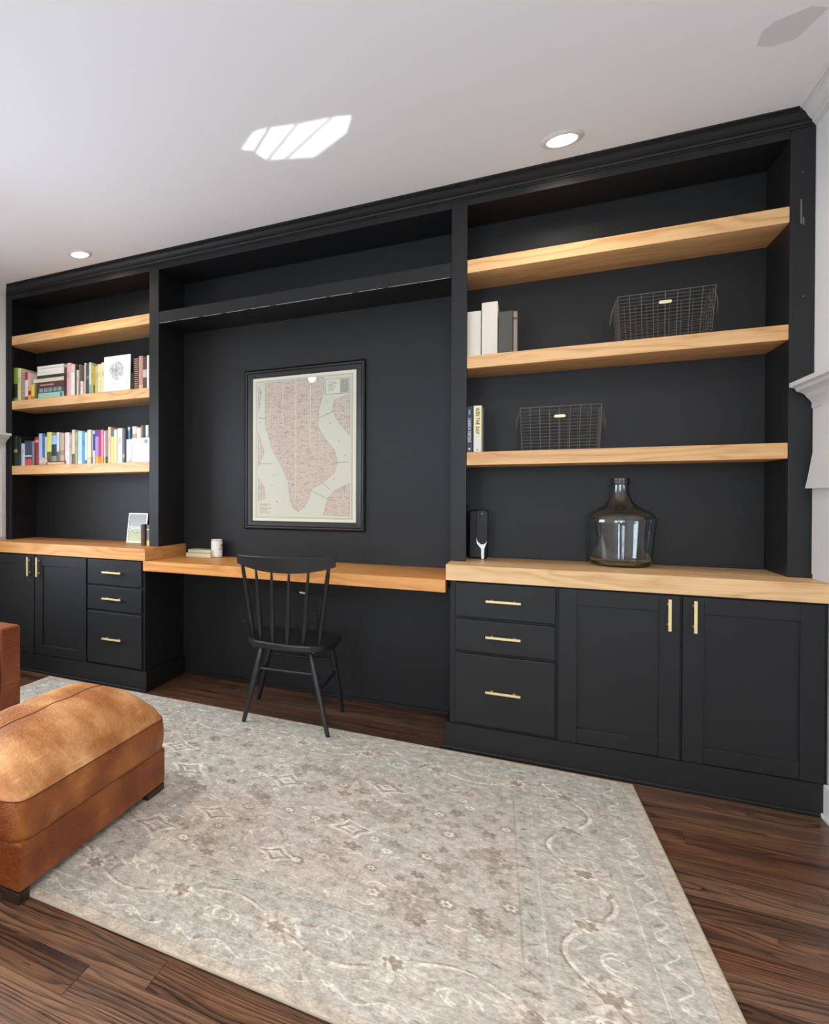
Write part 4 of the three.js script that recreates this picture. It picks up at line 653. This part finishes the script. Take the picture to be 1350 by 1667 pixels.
{ // leaning art card, white card, flat box, little stone on the left shelves
  const art = canvas(256, 320, (x, w, h) => { x.fillStyle = '#eeede8'; x.fillRect(0, 0, w, h); x.fillStyle = '#dcdedc'; x.fillRect(w * 0.17, h * 0.12, w * 0.62, h * 0.6); for (let i = 0; i < 420; i++) { const a = rr(0, 6.3), r = rr(0, 1) ** 0.7; x.fillStyle = `rgba(120,124,128,${rr(0.05, 0.22)})`; x.beginPath(); x.ellipse(w * 0.48 + Math.cos(a) * r * w * 0.27, h * 0.42 + Math.sin(a) * r * h * 0.26, rr(2, 13), rr(2, 10), rr(0, 3), 0, 7); x.fill(); } x.fillStyle = '#9a9c98'; x.fillRect(w * 0.36, h * 0.80, w * 0.24, 3); x.strokeStyle = '#d2d2cc'; x.lineWidth = 3; x.strokeRect(w * 0.06, h * 0.05, w * 0.86, h * 0.9); });
  const t = thing('art_print', 'white art print with a soft grey drawing, leaning on the upper book row', 'print', [-2.4225, 1.9609, -0.006], 0); t.rotation.set(-0.03, 0, 0);
  part('card', rbox(0.215, 0.240, 0.006, 0.001), plain('#efede6', 0.7), t, [0, 0.120, 0.0015]); part('drawing', new THREE.BoxGeometry(0.205, 0.230, 0.0006), new THREE.MeshStandardMaterial({ map: art, roughness: 0.8 }), t, [0, 0.120, 0.0050]);
  const card = canvas(256, 280, (x, w, h) => { x.fillStyle = '#eef0f0'; x.fillRect(0, 0, w, h); x.fillStyle = '#c9d2d8'; for (let i = 0; i < 5; i++) x.fillRect(20, 60 + i * 40, w - 40 - (i % 2) * 50, 5); x.fillStyle = '#8fb0c4'; x.beginPath(); x.arc(w * 0.8, h * 0.14, 26, 0, 7); x.fill(); });
  const c = thing('greeting_card', 'white card with faint lines and a blue dot, right end of lower shelf', 'card', [-2.2365, 1.4698, -0.012], 0);
  part('card', rbox(0.141, 0.161, 0.003, 0.0006), plain('#eef0f0', 0.7), c, [0, 0.081, 0]); part('print', new THREE.BoxGeometry(0.138, 0.158, 0.0004), new THREE.MeshStandardMaterial({ map: card, roughness: 0.8 }), c, [0, 0.081, 0.0018]);
  const b = thing('wooden_box', 'small flat pale wooden box lying on the front of lower shelf', 'box', [-2.9465, 1.4697, -0.0105], 0);
  part('box_body', span(-0.078, 0.078, 0.0004, 0.0165, -0.0095, 0.0095, 0.002), plain('#e0b48c', 0.6), b); part('lid', span(-0.080, 0.080, 0.0168, 0.0235, -0.0097, 0.0097, 0.002), plain('#6a3f28', 0.6), b);
  const s = new THREE.IcosahedronGeometry(0.032, 3), p = s.attributes.position; for (let i = 0; i < p.count; i++) { const v = new THREE.Vector3().fromBufferAttribute(p, i), k = 0.85 + 0.3 * fbm(v.x * 60 + 50, v.y * 60 + v.z * 40 + 50, 256, 256, 2); p.setXYZ(i, v.x * k * 1.15, v.y * k * 0.8, v.z * k * 0.28); } s.computeVertexNormals(); s.computeBoundingBox(); s.translate(0, -s.boundingBox.min.y, 0); uvMetres(s);
  const st = part(numbered('stone'), s, new THREE.MeshStandardMaterial({ map: texture(64, 64, (u, v) => { const f = fbm(u * 8, v * 8, 8, 8, 3); return mix3([236, 230, 222], [186, 150, 138], Math.max(0, f * 2.4 - 1)); }), roughness: 0.6 }), scene, [-3.067, 1.4697, -0.0105]); tag(st, 'small whitish stone ornament in front of the light blue book', 'ornament');
}
{ // left worktop: small photo frame and two booklets
  const ph = canvas(128, 192, (x, w, h) => { const g = x.createLinearGradient(0, 0, 0, h); g.addColorStop(0, '#9b9d9a'); g.addColorStop(0.4, '#a9aca4'); g.addColorStop(0.5, '#c9ccc0'); g.addColorStop(0.65, '#aeb690'); g.addColorStop(1, '#c3c790'); x.fillStyle = g; x.fillRect(0, 0, w, h); for (let i = 0; i < 70; i++) { x.fillStyle = rnd() < 0.5 ? 'rgba(235,238,225,.7)' : 'rgba(96,110,70,.55)'; x.fillRect(rr(0, w), rr(h * 0.40, h * 0.68), rr(3, 14), rr(2, 6)); } });
  const t = thing('photo_frame', 'small silver photo frame with a landscape, leaning on the left worktop', 'photo frame', [-2.383, 0.9105, -0.195]); t.rotation.set(-0.19, 0.0, 0);
  const w = 0.157, h = 0.213, b = 0.009; part('frame', merge([span(-w / 2, -w / 2 + b, 0, h, -0.006, 0.006, 0.002), span(w / 2 - b, w / 2, 0, h, -0.006, 0.006, 0.002), span(-w / 2 + b, w / 2 - b, 0, b, -0.006, 0.006, 0.002), span(-w / 2 + b, w / 2 - b, h - b, h, -0.006, 0.006, 0.002)]), plain('#dedede', 0.35, { metalness: 0.3 }), t);
  part('photo', new THREE.BoxGeometry(w - 2 * b, h - 2 * b, 0.002), new THREE.MeshStandardMaterial({ map: ph, roughness: 0.4 }), t, [0, h / 2, 0.001]);
  part('back_stand', span(-0.025, 0.025, 0.004, 0.15, -0.010, -0.0065, 0.001), plain('#2a2a2a', 0.7), t);
  const a = thing('book', 'thin dark brown booklet standing before the small photo frame', 'book', [-2.2185, 0.9104, -0.006], 0, 'booklets on the left worktop'); uprightBook(a, 0.0285, 0.142, 0.10, '#4a2a22', '');
  const c = thing('book', 'slim grey green booklet with yellow foot, beside the dark brown booklet', 'book', [-2.1825, 0.9104, -0.022], 0, 'booklets on the left worktop'); uprightBook(c, 0.036, 0.140, 0.10, '#6e716c', 'bot:#d9c36a:.26|mid:#d5d6d0:.06:.74');
}
{ // right bookcase: binders and two upright books
  const B = [['short off-white binder with a linen spine, leftmost on second shelf', '#d8d2c3', -0.2968, 0.061, 0.226, 0.17], ['tall off-white binder, taller than its neighbours, on second right shelf', '#ddd6c9', -0.2318, 0.0695, 0.263, 0.17], ['dark grey binder right of the tall off-white binder', '#4b4b45', -0.1585, 0.062, 0.207, 0.17], ['thin dark brown notebook with a grey spine, right of the dark grey binder', '#3a2c22', -0.0935, 0.016, 0.201, 0.15]];
  for (const [l, col, x, w, h, d] of B) {
    const t = thing('binder', l, 'binder', [x + w / 2, 1.9607, 0], 0, 'binders on the second right shelf'); t.position.z = -0.012;
    if (w > 0.03) uprightBook(t, w, h, d, col, w < 0.065 && h < 0.21 ? `top:${darker(col, 0.8)}:.02` : `top:${col}:.01`); else uprightBook(t, w, h, d, '#8a8276', 'mid:#4a3a2c:.05:.8');
  }
  const a = thing('book', 'dark blue book with white spine lettering on the third right shelf', 'book', [-0.286, 1.4697, -0.0225], 0, 'books on the third right shelf'); uprightBook(a, 0.030, 0.236, 0.15, '#3a4152', '', spineText.church);
  const c = thing('book', 'cream book lettered on the spine, right of the dark blue book', 'book', [-0.2485, 1.4697, -0.010], 0, 'books on the third right shelf'); uprightBook(c, 0.0355, 0.236, 0.15, '#d9d8cc', '', spineText.win);
}
{ // black network box with a silver fork, and the flat case beside it
  const t = thing('network_box', 'tall glossy black device with a silver fork-shaped foot on the worktop', 'device', [-0.2575, 0.9104, -0.235]), gloss = plain('#050506', 0.5), dull = plain('#0b0b0c', 0.5);
  part('body', rbox(0.088, 0.258, 0.12, 0.010, 4), dull, t, [-0.0, 0.1295, -0.02]);
  const s = new THREE.Shape(); s.moveTo(-0.022, 0.252); s.lineTo(-0.022, 0.112); s.quadraticCurveTo(-0.018, 0.082, 0.003, 0.079); s.quadraticCurveTo(0.024, 0.083, 0.027, 0.100); s.lineTo(0.027, 0.252); s.quadraticCurveTo(0.003, 0.260, -0.022, 0.252);
  const g = new THREE.ExtrudeGeometry(s, { depth: 0.008, bevelEnabled: true, bevelSize: 0.003, bevelThickness: 0.003, bevelSegments: 3 }); part('front_shield', g, gloss, t, [0.018, 0, 0.0435]);
  const f = new THREE.Shape(); f.moveTo(-0.025, 0.118); f.quadraticCurveTo(-0.020, 0.085, 0.003, 0.076); f.quadraticCurveTo(0.020, 0.080, 0.029, 0.097); f.lineTo(0.026, 0.094); f.quadraticCurveTo(0.018, 0.070, 0.013, 0.055); f.lineTo(0.012, 0.002); f.lineTo(0.001, 0.002); f.lineTo(0.000, 0.054); f.quadraticCurveTo(-0.008, 0.066, -0.020, 0.082); f.closePath();
  part('silver_fork', new THREE.ExtrudeGeometry(f, { depth: 0.012, bevelEnabled: true, bevelSize: 0.0012, bevelThickness: 0.001, bevelSegments: 2 }), plain('#c9c9c9', 0.3, { metalness: 0.7 }), t, [0.018, 0, 0.0425]);
  part('indicator', new THREE.SphereGeometry(0.004, 12, 8), plain('#d8d8d8', 0.3), t, [0.022, 0.242, 0.054]);
  const c = thing('flat_case', 'dark grey flat case standing behind the right bookcase stile', 'case', [-0.3185, 0.9104, -0.21]); part('shell', rbox(0.014, 0.293, 0.2, 0.004, 3), plain('#4a4844', 0.5), c, [0, 0.147, 0]); part('hinge_strip', rbox(0.003, 0.28, 0.012, 0.001), plain('#2a2927', 0.5), c, [0.0082, 0.147, 0.085]);
}
{ // candle on the desk
  const t = thing('candle_jar', 'white candle jar with black print standing on the desk', 'candle', [-1.808, 0.8333, -0.29]);
  const lab = canvas(512, 256, (x, w, h) => { x.fillStyle = '#eceae6'; x.fillRect(0, 0, w, h); x.fillStyle = '#17171a'; const c = w * 0.25; x.beginPath(); x.moveTo(c - 34, 62); x.lineTo(c + 10, 52); x.lineTo(c + 36, 66); x.lineTo(c + 6, 88); x.lineTo(c - 12, 76); x.closePath(); x.fill(); for (const [y, a] of [[104, 34], [128, 52], [146, 52]]) for (let k = -a; k < a; k += 9) x.fillRect(c + k, y, rr(4, 8), 9); x.fillStyle = '#8a8884'; for (let k = -34; k < 34; k += 8) x.fillRect(c + k, 196, 5, 6); });
  const jar = new THREE.LatheGeometry([[0.0001, 0.0005], [0.034, 0.0005], [0.0365, 0.004], [0.0372, 0.010], [0.0372, 0.108], [0.0362, 0.118], [0.0345, 0.1195], [0.033, 0.118], [0.033, 0.09], [0.0001, 0.09]].map((p) => new THREE.Vector2(...p)), 40);
  part('jar', jar, plain('#e9e7e2', 0.4), t);
  const lg = new THREE.CylinderGeometry(0.0376, 0.0376, 0.088, 48, 1, true); part('label', lg, new THREE.MeshStandardMaterial({ map: lab, roughness: 0.6 }), t, [0, 0.060, 0], [0, -0.12 + Math.PI / 2 * 0, 0]);
  part('wick', stick([0, 0.0895, 0], [0.002, 0.108, 0], [[0, 0.001], [1, 0.001]], 6), plain('#222222', 0.8), t);
  const dots = []; for (let k = 0; k < 16; k++) { const a = k / 16 * 6.283, q = rbox(0.006, 0.006, 0.0012, 0.0004).clone(); q.translate(0, 0, 0.0371); q.rotateY(a); q.translate(0, 0.112, 0); dots.push(q); } part('rim_dots', merge(dots), plain('#2b2b2b', 0.6), t);
}
{ // under the desk: cable with a pale plug, outlet plates
  const t = thing('cable', 'black cable with a small white connector slung under the desk', 'cable', [-1.15, 0.6, -0.1]), X = 1.15, Y = -0.6;
  part('cord', tube([[-1.40 + X, 0.769 + Y, 0], [-1.338 + X, 0.703 + Y, 0], [-1.266 + X, 0.681 + Y, 0], [-1.17 + X, 0.668 + Y, 0], [-1.06 + X, 0.662 + Y, 0], [-0.97 + X, 0.676 + Y, 0], [-0.889 + X, 0.715 + Y, 0], [-0.86 + X, 0.769 + Y, 0]], 0.0032, 60, 8), plain('#08080a', 0.5), t);
  part('connector', stick([-1.188 + X, 0.670 + Y, 0.001], [-1.142 + X, 0.664 + Y, 0.001], [[0, 0.004], [0.2, 0.006], [0.8, 0.006], [1, 0.003]], 10), plain('#e8e8e8', 0.5), t);
  for (const [x, y, w, l] of [[-1.643, 0.455, 0.085, 'black double outlet plate low on the alcove wall, left of the chair'], [-1.19, 0.46, 0.07, 'black single outlet plate on the alcove wall behind the chair back']]) {
    const o = thing('outlet_plate', l, 'outlet', [x, y, -0.3717]); part('plate', rbox(w, 0.118, 0.005, 0.002, 2), plain('#131416', 0.4), o, [0, 0, 0.0027]);
    for (const sy of [-1, 1]) { const r = new THREE.CylinderGeometry(0.016, 0.016, 0.003, 20); r.rotateX(Math.PI / 2); part('socket', r, plain('#0a0a0b', 0.4), o, [0, sy * 0.024, 0.0068]); }
    part('screw', new THREE.SphereGeometry(0.0028, 8, 6), steel, o, [0, -0.045, 0.0058]);
  }
}
scene.traverse((o) => { if (o.isMesh) { o.castShadow = true; o.receiveShadow = true; } });
renderer.render(scene, camera);
